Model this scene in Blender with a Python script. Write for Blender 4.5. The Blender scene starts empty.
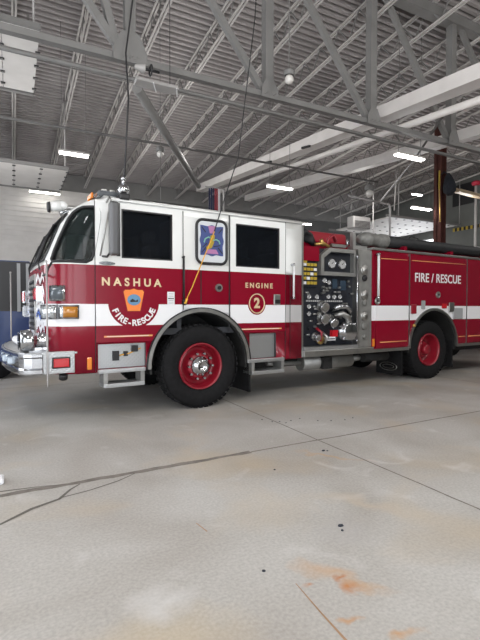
import bpy, bmesh, math, random
from math import pi, sin, cos, radians
from mathutils import Vector, Matrix
random.seed(7)
S = bpy.context.scene
COL = S.collection

# ------------------------------------------------------------------ materials
MATS = {}
def mat(name, col, rough=.5, metal=0., spec=.5, coat=0., emit=None, es=0., alpha=1., trans=0.):
    if name in MATS: return MATS[name]
    m = bpy.data.materials.new(name); m.use_nodes = True
    b = m.node_tree.nodes['Principled BSDF']
    b.inputs['Base Color'].default_value = (*col, 1)
    b.inputs['Roughness'].default_value = rough
    b.inputs['Metallic'].default_value = metal
    b.inputs['Specular IOR Level'].default_value = spec
    b.inputs['Coat Weight'].default_value = coat
    b.inputs['Coat Roughness'].default_value = .05
    b.inputs['Alpha'].default_value = alpha
    b.inputs['Transmission Weight'].default_value = trans
    if emit:
        b.inputs['Emission Color'].default_value = (*emit, 1)
        b.inputs['Emission Strength'].default_value = es
    MATS[name] = m
    return m
def nodes(m):
    nt = m.node_tree
    return nt, nt.nodes, nt.links, nt.nodes['Principled BSDF']
def noisy(m, scale=6., amt=.15, bump=0., bscale=None, detail=6., rough=None):
    nt, N, L, b = nodes(m)
    tc = N.new('ShaderNodeTexCoord')
    n = N.new('ShaderNodeTexNoise'); n.inputs['Scale'].default_value = scale; n.inputs['Detail'].default_value = detail
    L.new(tc.outputs['Object'], n.inputs['Vector'])
    c = b.inputs['Base Color'].default_value[:]
    r = N.new('ShaderNodeValToRGB')
    r.color_ramp.elements[0].position = .3; r.color_ramp.elements[1].position = .7
    r.color_ramp.elements[0].color = (*[x*(1-amt) for x in c[:3]], 1)
    r.color_ramp.elements[1].color = (*[min(1, x*(1+amt)) for x in c[:3]], 1)
    L.new(n.outputs['Fac'], r.inputs['Fac']); L.new(r.outputs['Color'], b.inputs['Base Color'])
    if bump:
        n2 = N.new('ShaderNodeTexNoise'); n2.inputs['Scale'].default_value = bscale or scale*4
        L.new(tc.outputs['Object'], n2.inputs['Vector'])
        bp = N.new('ShaderNodeBump'); bp.inputs['Strength'].default_value = bump; bp.inputs['Distance'].default_value = .01
        L.new(n2.outputs['Fac'], bp.inputs['Height']); L.new(bp.outputs['Normal'], b.inputs['Normal'])
    return m
def diamond(m, scale=38.):
    nt, N, L, b = nodes(m)
    tc = N.new('ShaderNodeTexCoord')
    outs = []
    for a in (45, -45):
        mp = N.new('ShaderNodeMapping'); mp.inputs['Rotation'].default_value = (0, radians(a), radians(a))
        w = N.new('ShaderNodeTexWave'); w.inputs['Scale'].default_value = scale/6.3
        w.bands_direction = 'X'
        L.new(tc.outputs['Object'], mp.inputs['Vector']); L.new(mp.outputs['Vector'], w.inputs['Vector'])
        outs.append(w)
    mx = N.new('ShaderNodeMath'); mx.operation = 'MAXIMUM'
    L.new(outs[0].outputs['Fac'], mx.inputs[0]); L.new(outs[1].outputs['Fac'], mx.inputs[1])
    bp = N.new('ShaderNodeBump'); bp.inputs['Strength'].default_value = .5; bp.inputs['Distance'].default_value = .004
    L.new(mx.outputs[0], bp.inputs['Height']); L.new(bp.outputs['Normal'], b.inputs['Normal'])
    return m

RED = noisy(mat('red_paint', (.215, .002, .016), .25, 0, .4, .15), 2., .06)
WHITE = noisy(mat('white_paint', (.78, .79, .78), .28, 0, .5, .5), 2., .03)
STRIPE = mat('white_stripe_film', (.8, .8, .82), .3)
CHROME = noisy(mat('chrome', (.5, .51, .53), .16, 1.), 5, .08)
STEEL = noisy(mat('brushed_steel', (.4, .4, .39), .38, 1.), 9, .12, .1, 60)
ALU = noisy(mat('aluminium', (.33, .33, .32), .5, .75), 7, .15)
DIAM = diamond(mat('diamond_plate', (.46, .47, .48), .36, .8), 78.)
RUBBER = noisy(mat('tyre_rubber', (.008, .008, .009), .8, 0, .25), 20, .3, .2, 60)
BLACK = mat('black_trim', (.012, .012, .014), .45)
DARK = noisy(mat('underbody_black', (.012, .012, .012), .8), 6, .3)
INTERIOR = noisy(mat('cab_interior', (.028, .03, .036), .7), 5, .3)
SEAT = mat('seat_grey', (.06, .065, .075), .8)
TINT = mat('tinted_glass', (.006, .008, .012), .04, 0, .5, alpha=.55)
GLASS = mat('clear_glass', (.03, .04, .04), .03, 0, .4, alpha=.35)
RIMRED = noisy(mat('wheel_red', (.25, .008, .02), .35, 0, .5, .3), 8, .12)
GOLD = mat('gold_leaf', (.70, .56, .36), .4, .25)
GOLDLINE = mat('gold_pinstripe', (.75, .33, .12), .4)
AMBER = mat('amber_lens', (.75, .22, .02), .2, coat=.5)
REDLENS = mat('red_lens', (.5, .012, .02), .15, coat=.6)
CLEARLENS = noisy(mat('clear_lens', (.55, .58, .6), .1, .5, coat=.6), 30, .3)
BLUELENS = mat('blue_lens', (.05, .12, .45), .15, coat=.5)
YELLOW = mat('yellow_tag', (.42, .30, .03), .5)
ORANGE = mat('orange_badge', (.82, .22, .04), .45)
BADGEBLUE = mat('badge_blue', (.12, .26, .42), .45)
PURPLE = mat('emblem_pink', (.42, .18, .36), .5)
EMBLUE = mat('emblem_blue', (.045, .07, .22), .5)
EMGREEN = mat('emblem_green', (.2, .45, .36), .5)
BRASS = mat('brass', (.55, .36, .12), .35, .9)
GAUGE = mat('gauge_face', (.4, .4, .4), .4)
PANELBLK = noisy(mat('pump_panel_black', (.007, .009, .015), .5), 14, .4)
HOSE = noisy(mat('black_hose', (.012, .013, .015), .6), 20, .4)
HOSEGREY = noisy(mat('grey_coupling', (.2, .2, .19), .5, .3), 12, .2)
MIRROR = mat('mirror_shell', (.11, .11, .115), .35, .4)
PAPER = mat('paper_white', (.75, .75, .77), .6)
STEELGREY = noisy(mat('painted_steel_grey', (.17, .167, .163), .6), 3, .1)
JOIST = noisy(mat('joist_primer', (.47, .45, .435), .6), 3, .1)
DECK = noisy(mat('deck_metal', (.34, .318, .315), .55, .1), 1.2, .12)
GALV = noisy(mat('galvanised_pipe', (.36, .35, .345), .5, .1), 4, .1)
GALVDK = noisy(mat('pipe_grey', (.12, .117, .114), .5, .1), 4, .1)
DUCT = noisy(mat('duct_white', (.66, .63, .61), .5), 3, .06)
DOORWHT = noisy(mat('door_white', (.58, .56, .54), .55), 3, .06)
WALL = noisy(mat('wall_paint_grey', (.14, .148, .14), .8), 1.5, .08)
WALLDK = noisy(mat('wall_block_dark', (.09, .09, .09), .85), 1.5, .15)
TUBE = mat('lamp_tube', (.9, .9, .88), .4, emit=(1, .98, .92), es=14)
BROWN = noisy(mat('brown_column', (.085, .035, .03), .85, 0, .15), 3, .2)
CLOTHBLK = noisy(mat('black_cloth', (.012, .014, .02), .9), 12, .4)
BLUEPT = mat('blue_body_paint', (.006, .028, .12), .4, coat=.2)
CABLE = mat('cable_black', (.02, .02, .022), .6)
YCABLE = mat('cable_yellow', (.8, .42, .05), .5)
BEIGE = mat('beige_tray', (.42, .33, .22), .6)
FLAGRED = mat('flag_red', (.3, .01, .03), .7)
FLAGBLUE = mat('flag_navy', (.01, .014, .05), .7)
FLAGWHT = mat('flag_white', (.7, .7, .72), .7)
SKIRT = mat('grey_plastic', (.32, .33, .34), .5)
DEBRIS = mat('dark_chip', (.03, .035, .05), .8)
JOINT = noisy(mat('joint_filler', (.19, .17, .15), .9), 10, .3)
CRACK = mat('crack_dark', (.13, .12, .105), .95)
RUST = noisy(mat('rust_streak', (.36, .22, .13), .9), 10, .2)

# concrete floor material
def concrete():
    m = mat('concrete', (.5, .48, .46), .55, 0, .35)
    nt, N, L, b = nodes(m)
    tc = N.new('ShaderNodeTexCoord')
    def noise(sc, det=8, vec=None, dist=0):
        n = N.new('ShaderNodeTexNoise'); n.inputs['Scale'].default_value = sc; n.inputs['Detail'].default_value = det
        n.inputs['Distortion'].default_value = dist
        L.new(vec or tc.outputs['Object'], n.inputs['Vector']); return n
    def ramp(fac, p0, c0, p1, c1):
        r = N.new('ShaderNodeValToRGB'); e = r.color_ramp.elements
        e[0].position = p0; e[0].color = (*c0, 1); e[1].position = p1; e[1].color = (*c1, 1)
        L.new(fac, r.inputs['Fac']); return r
    def mix(fac, a, bb, mode='MIX'):
        x = N.new('ShaderNodeMix'); x.data_type = 'RGBA'; x.blend_type = mode
        if isinstance(fac, float): x.inputs['Factor'].default_value = fac
        else: L.new(fac, x.inputs['Factor'])
        L.new(a, x.inputs[6]); 
        if isinstance(bb, tuple): x.inputs[7].default_value = (*bb, 1)
        else: L.new(bb, x.inputs[7])
        return x.outputs[2]
    base = ramp(noise(1.1, 9, dist=.6).outputs['Fac'], .3, (.37, .345, .315), .72, (.50, .488, .468)).outputs['Color']
    fine = ramp(noise(55, 4).outputs['Fac'], .3, (.84, .84, .84), .7, (1.08, 1.08, 1.08)).outputs['Color']
    c = mix(1., base, fine, 'MULTIPLY')
    # yellowish wash areas
    w = ramp(noise(.9, 5, dist=.4).outputs['Fac'], .52, (0, 0, 0), .72, (.55, .55, .55)).outputs['Color']
    c = mix(w, c, (.50, .40, .27))
    # pale patches
    w = ramp(noise(2.3, 7, dist=1.).outputs['Fac'], .6, (0, 0, 0), .75, (.5, .5, .5)).outputs['Color']
    c = mix(w, c, (.62, .61, .6))
    # rust stains round fixed points of the slab
    def spot(x, y, rx, ry, col, strength, ang=0.):
        mp = N.new('ShaderNodeMapping'); mp.vector_type = 'TEXTURE'
        mp.inputs['Location'].default_value = (x, y, 0); mp.inputs['Scale'].default_value = (rx, ry, 50)
        mp.inputs['Rotation'].default_value = (0, 0, ang)
        nz = noise(5, 6); 
        ad = N.new('ShaderNodeVectorMath'); ad.operation = 'MULTIPLY_ADD'
        L.new(nz.outputs['Color'], ad.inputs[0]); ad.inputs[1].default_value = (.35, .35, 0); ad.inputs[2].default_value = (-.17, -.17, 0)
        a2 = N.new('ShaderNodeVectorMath'); a2.operation = 'ADD'
        L.new(tc.outputs['Object'], a2.inputs[0]); L.new(ad.outputs[0], a2.inputs[1]); L.new(a2.outputs[0], mp.inputs['Vector'])
        ln = N.new('ShaderNodeVectorMath'); ln.operation = 'LENGTH'; L.new(mp.outputs['Vector'], ln.inputs[0])
        r = ramp(ln.outputs['Value'], 0, (strength,)*3, 1., (0, 0, 0))
        return r.outputs['Color'], col
    for s in [(1.44, 1.80, .20, .09, (.52, .31, .16), .6, -1.0), (1.44, 1.66, .10, .05, (.46, .19, .06), .95, -.6), (1.42, 1.74, .045, .03, (.42, .15, .04), .9, 0),
              (1.27, 1.78, .05, .035, (.45, .2, .08), .8, 0), (1.52, 1.62, .16, .05, (.5, .3, .15), .6, -.9),
              (1.28, 1.46, .07, .035, (.48, .25, .1), .8, 0), (1.48, 1.27, .10, .05, (.5, .27, .11), .8, -.3), (2.6, 3.2, .45, .05, (.5, .33, .18), .7, -.9),
              (.45, 1.62, .55, .35, (.54, .42, .25), .6, 0), (8.6, 5.2, 1.6, .5, (.32, .2, .13), .6, 0), (1.8, 2.1, .3, .2, (.42, .41, .41), .5, .3),
              (.6, 1.95, .22, .16, (.64, .63, .62), .6, .3), (2.2, 2.3, .5, .12, (.50, .42, .32), .6, -.9)]:
        f, col = spot(*s); c = mix(f, c, col)
    L.new(c, b.inputs['Base Color'])
    bp = N.new('ShaderNodeBump'); bp.inputs['Strength'].default_value = .08; bp.inputs['Distance'].default_value = .003
    L.new(noise(90, 4).outputs['Fac'], bp.inputs['Height']); L.new(bp.outputs['Normal'], b.inputs['Normal'])
    return m
CONC = concrete()

# ------------------------------------------------------------------ mesh builder
class MB:
    def __init__(s): s.bm = bmesh.new(); s.mats = []
    def mi(s, m):
        if m not in s.mats: s.mats.append(m)
        return s.mats.index(m)
    def face(s, vs, m):
        try: f = s.bm.faces.new(vs)
        except ValueError: return
        f.material_index = s.mi(m); return f
    def box(s, x0, x1, y0, y1, z0, z1, m, M=None, bev=0.):
        P = [(x, y, z) for z in (z0, z1) for y in (y0, y1) for x in (x0, x1)]
        v = [s.bm.verts.new(M @ Vector(p) if M else p) for p in P]
        fs = []
        for q in ((0, 2, 3, 1), (4, 5, 7, 6), (0, 1, 5, 4), (2, 6, 7, 3), (0, 4, 6, 2), (1, 3, 7, 5)):
            fs.append(s.face([v[i] for i in q], m))
        if bev:
            es = list({e for f in fs for e in f.edges})
            r = bmesh.ops.bevel(s.bm, geom=es, offset=bev, segments=2, affect='EDGES', profile=.5)
            for f in r['faces']: f.material_index = s.mi(m)
    def bar(s, p0, p1, w, h, m, up=(0, 0, 1)):
        p0 = Vector(p0); p1 = Vector(p1); d = (p1-p0); l = d.length; d.normalize()
        u = Vector(up)
        if abs(d.dot(u)) > .98: u = Vector((0, 1, 0)) if abs(d.y) < .9 else Vector((1, 0, 0))
        sx = d.cross(u).normalized(); sz = sx.cross(d).normalized()
        M = Matrix(((d.x, sx.x, sz.x, p0.x), (d.y, sx.y, sz.y, p0.y), (d.z, sx.z, sz.z, p0.z), (0, 0, 0, 1)))
        s.box(0, l, -w/2, w/2, -h/2, h/2, m, M)
    def cyl(s, p0, p1, r0, m, r1=None, n=20, cap=True):
        r1 = r0 if r1 is None else r1
        p0 = Vector(p0); p1 = Vector(p1); d = (p1-p0).normalized()
        a = Vector((0, 0, 1)) if abs(d.z) < .9 else Vector((1, 0, 0))
        u = d.cross(a).normalized(); w = d.cross(u)
        A = [s.bm.verts.new(p0+(u*cos(2*pi*i/n)+w*sin(2*pi*i/n))*r0) for i in range(n)]
        B = [s.bm.verts.new(p1+(u*cos(2*pi*i/n)+w*sin(2*pi*i/n))*r1) for i in range(n)]
        for i in range(n):
            f = s.face([A[i], A[(i+1) % n], B[(i+1) % n], B[i]], m)
            if f: f.smooth = True
        if cap:
            s.face(A[::-1], m); s.face(B, m)
    def tube(s, pts, r, m, n=10, closed=False, smooth=True):
        pts = [Vector(p) for p in pts]; N = len(pts); rings = []
        pu = None
        for i, p in enumerate(pts):
            a = pts[i-1] if (i > 0 or closed) else p
            b = pts[(i+1) % N] if (i < N-1 or closed) else p
            d = (b-a).normalized()
            if pu is None:
                up = Vector((0, 0, 1)) if abs(d.z) < .9 else Vector((1, 0, 0))
                u = d.cross(up).normalized()
            else:
                u = (pu - d*pu.dot(d)).normalized()
            pu = u; w = d.cross(u)
            rr = r[i] if isinstance(r, (list, tuple)) else r
            rings.append([s.bm.verts.new(p+(u*cos(2*pi*k/n)+w*sin(2*pi*k/n))*rr) for k in range(n)])
        for i in range(N if closed else N-1):
            A = rings[i]; B = rings[(i+1) % N]
            for k in range(n):
                f = s.face([A[k], A[(k+1) % n], B[(k+1) % n], B[k]], m)
                if f: f.smooth = smooth
        if not closed: s.face(rings[0][::-1], m); s.face(rings[-1], m)
    def lathe(s, prof, m, c=(0, 0, 0), axis='Y', n=40, smooth=True):
        """prof: list of (a, r) or (a, r, material) along the axis"""
        rings = []
        for q in prof:
            a, r = q[0], q[1]
            ring = []
            for i in range(n):
                t = 2*pi*i/n
                if axis == 'Y': p = (c[0]+r*cos(t), c[1]+a, c[2]+r*sin(t))
                elif axis == 'X': p = (c[0]+a, c[1]+r*cos(t), c[2]+r*sin(t))
                else: p = (c[0]+r*cos(t), c[1]+r*sin(t), c[2]+a)
                ring.append(s.bm.verts.new(p))
            rings.append(ring)
        for j in range(len(rings)-1):
            mm = prof[j][2] if len(prof[j]) > 2 else m
            for i in range(n):
                f = s.face([rings[j][i], rings[j][(i+1) % n], rings[j+1][(i+1) % n], rings[j+1][i]], mm)
                if f: f.smooth = smooth
    def prism(s, poly, y0, y1, m, plane='XZ'):
        def P(a, b, y): return (a, y, b) if plane == 'XZ' else ((a, b, y) if plane == 'XY' else (y, a, b))
        A = [s.bm.verts.new(P(a, b, y0)) for a, b in poly]; B = [s.bm.verts.new(P(a, b, y1)) for a, b in poly]
        n = len(poly)
        for i in range(n): s.face([A[i], A[(i+1) % n], B[(i+1) % n], B[i]], m)
        s.face(A[::-1], m); s.face(B, m)
    def sphere(s, c, r, m, sc=(1, 1, 1), n=16):
        k0 = len(s.bm.faces)
        rings = []
        for j in range(1, n//2):
            t = pi*j/(n//2)
            rings.append([s.bm.verts.new((c[0]+r*sc[0]*sin(t)*cos(2*pi*i/n), c[1]+r*sc[1]*sin(t)*sin(2*pi*i/n), c[2]+r*sc[2]*cos(t))) for i in range(n)])
        top = s.bm.verts.new((c[0], c[1], c[2]+r*sc[2])); bot = s.bm.verts.new((c[0], c[1], c[2]-r*sc[2]))
        for i in range(n):
            for q in ([top, rings[0][i], rings[0][(i+1) % n]], [bot, rings[-1][(i+1) % n], rings[-1][i]]):
                f = s.face(q, m); 
                if f: f.smooth = True
            for j in range(len(rings)-1):
                f = s.face([rings[j][i], rings[j+1][i], rings[j+1][(i+1) % n], rings[j][(i+1) % n]], m)
                if f: f.smooth = True
    def build(s, name, parent=None, loc=(0, 0, 0), rz=0., label=None, recalc=True):
        if recalc: bmesh.ops.recalc_face_normals(s.bm, faces=s.bm.faces[:])
        me = bpy.data.meshes.new(name); s.bm.to_mesh(me); s.bm.free()
        for m in s.mats: me.materials.append(m)
        o = bpy.data.objects.new(name, me); COL.objects.link(o)
        o.location = loc; o.rotation_euler = (0, 0, rz)
        if parent: o.parent = parent
        if label: o['label'] = label
        return o
def thing(name, label, cat, loc=(0, 0, 0), rz=0., group=None):
    o = bpy.data.objects.new(name, None); COL.objects.link(o); o.empty_display_size = .1
    o.location = loc; o.rotation_euler = (0, 0, rz); return tag(o, label, cat, group)
def tag(o, label, cat, group=None):
    o['label'] = label; o['category'] = cat
    if group: o['group'] = group
    return o
def struct(o, label=None):
    o['kind'] = 'structure'
    if label: o['label'] = label
    return o
def copy_tree(o, parent=None):
    c = o.copy(); COL.objects.link(c)
    if parent: c.parent = parent
    for ch in list(o.children): copy_tree(ch, c)
    return c
def boolean(o, cutters, op='DIFFERENCE'):
    for c in cutters:
        c.parent = o.parent
        md = o.modifiers.new('cut', 'BOOLEAN'); md.operation = op; md.solver = 'EXACT'; md.object = c
        if hasattr(md, 'material_mode'): md.material_mode = 'TRANSFER'
    bpy.context.view_layer.update()
    dg = bpy.context.evaluated_depsgraph_get()
    me = bpy.data.meshes.new_from_object(o.evaluated_get(dg))
    o.modifiers.clear(); o.data = me
    return o
def kill(*os):
    for o in os: bpy.data.objects.remove(o, do_unlink=True)
def text(body, size, loc, m, name, parent, rot=(pi/2, 0, 0), bold=.0, spacing=1., sx=1., ext=.002, align='CENTER', label=None):
    cu = bpy.data.curves.new(name, 'FONT'); cu.body = body; cu.size = size; cu.offset = bold
    cu.extrude = ext; cu.align_x = align; cu.align_y = 'CENTER'; cu.space_character = spacing
    t = bpy.data.objects.new(name, cu); COL.objects.link(t)
    bpy.context.view_layer.update()
    me = bpy.data.meshes.new_from_object(t.evaluated_get(bpy.context.evaluated_depsgraph_get()))
    kill(t)
    me.materials.clear(); me.materials.append(m)
    for v in me.vertices: v.co.x *= sx
    me.transform(Matrix.Translation(loc) @ Matrix.Rotation(rot[2], 4, 'Z') @ Matrix.Rotation(rot[1], 4, 'Y') @ Matrix.Rotation(rot[0], 4, 'X'))
    o = bpy.data.objects.new(name, me); COL.objects.link(o); o.parent = parent
    if label: o['label'] = label
    return o

# ================================================================== THE FIRE ENGINE
TR = thing('fire_engine', 'red and white fire engine with pump panel parked across the bay', 'fire truck',
           (2.2713, 5.5959, 0), radians(3.2194))
W = 2.45
R0 = .34; ARC = R0*pi/2; XF = -1.925; XS = XF+R0; FW = W-2*R0
def outline(u):
    """point and outward normal on the cab's plan outline; u=0 where the near side starts curving into the front"""
    if u >= 0: return Vector((XS+u, 0, 0)), Vector((0, -1, 0))
    if u >= -ARC:
        t = -u/R0
        return Vector((XS-R0*sin(t), R0-R0*cos(t), 0)), Vector((-sin(t), -cos(t), 0))
    if u >= -ARC-FW/2:
        y = R0+(-u-ARC); b = .025*(1-((y-W/2)/(FW/2))**2)
        return Vector((XF-b, y, 0)), Vector((-1, 0, 0))
    p, n = outline(-2*ARC-FW-u)
    return Vector((p.x, W-p.y, 0)), Vector((n.x, -n.y, 0))
def slant(z): return 0 if z < 1.9 else .40*(z-1.9)+(2.6*(z-2.45)**2 if z > 2.45 else 0)
def surf(u, z, off=0.):
    p, n = outline(u)
    w = max(0., min(1., (-.3-p.x)/1.5))
    q = p+n*off
    q.x += slant(z)*w
    q.z = z
    return q
X_REAR = 1.785
U1 = X_REAR-XS
UTOT = 2*ARC+FW
def ulist():
    us = [U1, 1.2, .6, .3, .2, .1]
    us += [-ARC*i/8 for i in range(9)]
    us += [-ARC-FW*i/10 for i in range(1, 10)]
    us += [-ARC-FW-ARC*i/8 for i in range(9)]
    us += [-UTOT-x for x in (.1, .2, .3, .6, 1.2, U1)]
    return us
def cab_shell():
    m = MB(); us = ulist()
    rows = [(.59, 0), (1.155, 0), (1.42, 0), (1.89, 0), (2.0, 0), (2.2, 0), (2.4, 0), (2.6, 0), (2.68, .005), (2.715, .02), (2.74, .055), (2.755, .11)]
    matz = [RED, STRIPE, RED, WHITE] + [WHITE]*8
    V = [[m.bm.verts.new(surf(u, z, -i)) for u in us] for z, i in rows]
    n = len(us)
    for r in range(len(rows)-1):
        for k in range(n):
            f = m.face([V[r][k], V[r][(k+1) % n], V[r+1][(k+1) % n], V[r+1][k]], matz[r]); f.smooth = k < n-1
    m.face(V[-1], WHITE)
    rin = [(.59, .06), (1.2, .06), (1.9, .06), (2.2, .06), (2.62, .06)]
    I = [[m.bm.verts.new(surf(u if abs(u-U1) > 1e-6 and abs(u+UTOT+U1) > 1e-6 else (U1-.06 if u > 0 else -UTOT-U1+.06), z, -i)) for u in us] for z, i in rin]
    for r in range(len(rin)-1):
        for k in range(n):
            m.face([I[r][k], I[r+1][k], I[r+1][(k+1) % n], I[r][(k+1) % n]], INTERIOR)
    m.face(I[-1][::-1], INTERIOR)
    for k in range(n): m.face([V[0][k], I[0][k], I[0][(k+1) % n], V[0][(k+1) % n]], DARK)
    return m.build('cab_body', TR)
def slab(rows, off0, off1, m, K=14, name='cutter', parent=None, mir=False, label=None):
    """closed slab on the cab surface: rows = (z, u left, u right)"""
    b = MB(); f = (lambda u: -UTOT-u) if mir else (lambda u: u)
    G = []
    for off in (off0, off1):
        G.append([[b.bm.verts.new(surf(f(ul+(ur-ul)*k/K), z, off)) for k in range(K+1)] for z, ul, ur in rows])
    R = len(rows)
    for g in G:
        for r in range(R-1):
            for k in range(K):
                q = b.face([g[r][k], g[r][k+1], g[r+1][k+1], g[r+1][k]], m); q.smooth = True
    A, B = G
    for k in range(K):
        b.face([A[0][k], A[0][k+1], B[0][k+1], B[0][k]], m); b.face([A[-1][k], A[-1][k+1], B[-1][k+1], B[-1][k]], m)
    for r in range(R-1):
        b.face([A[r][0], A[r+1][0], B[r+1][0], B[r][0]], m); b.face([A[r][K], A[r+1][K], B[r+1][K], B[r][K]], m)
    return b.build(name, parent, label=label)
def rim_of(rows, off, r, m, name, parent, mir=False):
    f = (lambda u: -UTOT-u) if mir else (lambda u: u)
    pts = [surf(f(ul), z, off) for z, ul, ur in rows]
    z, ul, ur = rows[-1]; pts += [surf(f(ul+(ur-ul)*k/8), z, off) for k in range(1, 8)]
    pts += [surf(f(ur), z, off) for z, ul, ur in rows[::-1]]
    z, ul, ur = rows[0]; pts += [surf(f(ur+(ul-ur)*k/8), z, off) for k in range(1, 8)]
    b = MB(); b.tube(pts, r, m, 8, closed=True); return b.build(name, parent)

def uf(x, z):
    k = slant(z)/1.5
    return (x+.3*k)/(1-k)-XS
QW = [(z, ul, uf(xr, z)) for z, ul, xr in ((1.92, -.31, -1.49), (1.95, -.345, -1.43), (2.05, -.36, -1.39), (2.2, -.365, -1.36), (2.35, -.36, -1.335),
      (2.45, -.35, -1.32), (2.52, -.335, -1.32), (2.565, -.31, -1.335), (2.59, -.27, -1.37))]
WS = [(1.96, -UTOT+ARC*1.04, -ARC*1.04), (2.05, -UTOT+ARC*1.01, -ARC*1.01), (2.3, -UTOT+ARC*1.01, -ARC*1.01), (2.5, -UTOT+ARC*1.04, -ARC*1.04), (2.55, -UTOT+ARC*1.1, -ARC*1.1)]
def cylcut(x, z, r, y0, y1, n=64):
    b = MB(); b.cyl((x, y0, z), (x, y1, z), r, BLACK, n=n); return b.build('cutter')
def boxcut(*a):
    b = MB(); b.box(*a, BLACK); return b.build('cutter')
AX, AZ, AR = .02, .60, .735
cab = cab_shell()
cuts = [slab(QW, .12, -.16, BLACK), slab(QW, .12, -.16, BLACK, mir=True), slab(WS, .12, -.16, BLACK, K=24),
        cylcut(AX, AZ, AR, -.3, .72), cylcut(AX, AZ, AR, W-.72, W+.3),
        boxcut(-1.07, -.40, -.2, .3, 1.99, 2.595), boxcut(.56, 1.32, -.2, .3, 1.965, 2.575),
        boxcut(-1.07, -.40, W-.3, W+.2, 1.99, 2.595), boxcut(.56, 1.32, W-.3, W+.2, 1.965, 2.575),
        boxcut(-1.36, -.765, -.2, .13, .63, .93), boxcut(.80, 1.27, -.2, .13, .63, 1.0)]
boolean(cab, cuts); kill(*cuts)

slab(WS, -.03, -.036, GLASS, 24, 'windshield', TR)
rim_of(WS, .0, .014, BLACK, 'windshield_gasket', TR)
wp = MB()
wp.tube([surf(-UTOT/2, z, .002) for z in (1.95, 2.1, 2.3, 2.57)], .02, BLACK, 8); wp.build('windshield_divider', TR)
for mir in (False, True):
    q = slab(QW, -.03, -.036, GLASS, 12, 'quarter_window', TR, mir)
    rim_of(QW, .0, .017, BLACK, 'window_gasket', q, mir)
# wiper arms
for u0, u1 in ((-ARC*1.1, -ARC*1.9), (-UTOT/2-.15, -UTOT/2-.75)):
    b = MB(); a = surf(u0, 1.84, .03); c = surf(u0-.03, 1.93, .05); d = surf(u1, 2.32, .03)
    b.tube([a, c, d], .011, BLACK, 6)
    b.tube([surf(u1+.12, 2.15, .025), surf(u1-.12, 2.5, .022)], .009, BLACK, 6); b.build('wiper', TR)
# black grab brackets on the front corner below the windshield
for u in (-ARC*.55, -UTOT+ARC*.2):
    b = MB(); b.tube([surf(u, 1.9, .02), surf(u+.01, 1.83, .09), surf(u, 1.76, .1), surf(u-.06, 1.75, .08), surf(u-.12, 1.77, .02)], .013, BLACK, 8)
    b.build('grab_bracket', TR)
# interior
b = MB(); b.box(-1.8, 1.7, .08, W-.08, 1.02, 1.10, INTERIOR); b.box(-.25, .75, .1, W-.1, .6, 1.02, DARK) if False else None
b.build('cab_floor', TR)
b = MB(); b.box(-1.72, -1.35, .15, W-.15, 1.1, 1.88, INTERIOR, bev=.05); b.build('dashboard', TR)
for ya in (.08, W-.75):
    b = MB(); b.box(-.3, -.24, ya, ya+.67, 1.1, 2.6, INTERIOR); b.build('cab_bulkhead', TR)
for x, y in ((-.75, .5), (-.75, W-.5), (1.2, .5), (1.2, W-.5), (1.2, W/2)):
    b = MB(); b.box(x-.22, x+.25, y-.23, y+.23, 1.1, 1.55, SEAT, bev=.04); b.box(x+.15, x+.3, y-.22, y+.22, 1.5, 2.25, SEAT, bev=.05); b.box(x+.14, x+.27, y-.12, y+.12, 2.25, 2.45, SEAT, bev=.04)
    b.build('cab_seat', TR)
b = MB(); b.lathe([(0, .2), (.02, .22), (.04, .2), (.02, .18), (0, .2)], BLACK, (0, 0, 0), 'X', 24)
b.cyl((.02, 0, 0), (-.3, 0, -.25), .025, BLACK); b.bar((.02, -.19, 0), (.02, .19, 0), .03, .02, BLACK)
b.build('steering_wheel', TR, (-1.15, W-.5, 1.95))
b = MB(); b.box(-.25, .4, .95, 1.5, 1.1, 1.5, INTERIOR, bev=.04); b.build('engine_cover', TR)

# wheel wells
def well(x, z, r, y0, y1, name='wheel_well'):
    b = MB(); n = 28; P = []
    for i in range(n+1):
        t = -.12+(pi+.24)*i/n
        P.append((b.bm.verts.new((x+r*cos(t), y0, z+r*sin(t))), b.bm.verts.new((x+r*cos(t), y1, z+r*sin(t))),
                  b.bm.verts.new((x+(r-.03)*cos(t), y1, z+(r-.03)*sin(t))), b.bm.verts.new((x+(r-.03)*cos(t), y0, z+(r-.03)*sin(t)))))
    for i in range(n):
        A, B = P[i], P[i+1]
        for k in range(4): b.face([A[k], B[k], B[(k+1) % 4], A[(k+1) % 4]], DARK)
    b.face([p[2] for p in P], DARK)
    return b.build(name, TR, recalc=True)
def arch_trim(x, z, r, w, y0, y1, m, name, a0=0., a1=pi, inner=None):
    b = MB(); n = 36; P = []
    for i in range(n+1):
        t = a0+(a1-a0)*i/n
        c, s = cos(t), sin(t)
        P.append([b.bm.verts.new((x+q*c, yy, z+q*s)) for q, yy in ((r, y0), (r+w, y0), (r+w, y1), (r, y1))])
    for i in range(n):
        for k in range(4):
            f = b.face([P[i][k], P[i+1][k], P[i+1][(k+1) % 4], P[i][(k+1) % 4]], m)
    b.face(P[0], m); b.face(P[-1][::-1], m)
    return b.build(name, TR)
for yy in ((.0, .72), (W, W-.72)): well(AX, AZ, AR, *yy)
arch_trim(AX, AZ, AR-.015, .045, -.035, .02, STEEL, 'wheel_arch_trim', -.02, pi+.02)
arch_trim(AX, AZ, AR+.035, .012, -.04, .02, BLACK, 'wheel_arch_seal', -.02, pi+.02)
arch_trim(AX, AZ, AR-.03, .065, W+.035, W-.02, STEEL, 'wheel_arch_trim', -.02, pi+.02)

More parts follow.
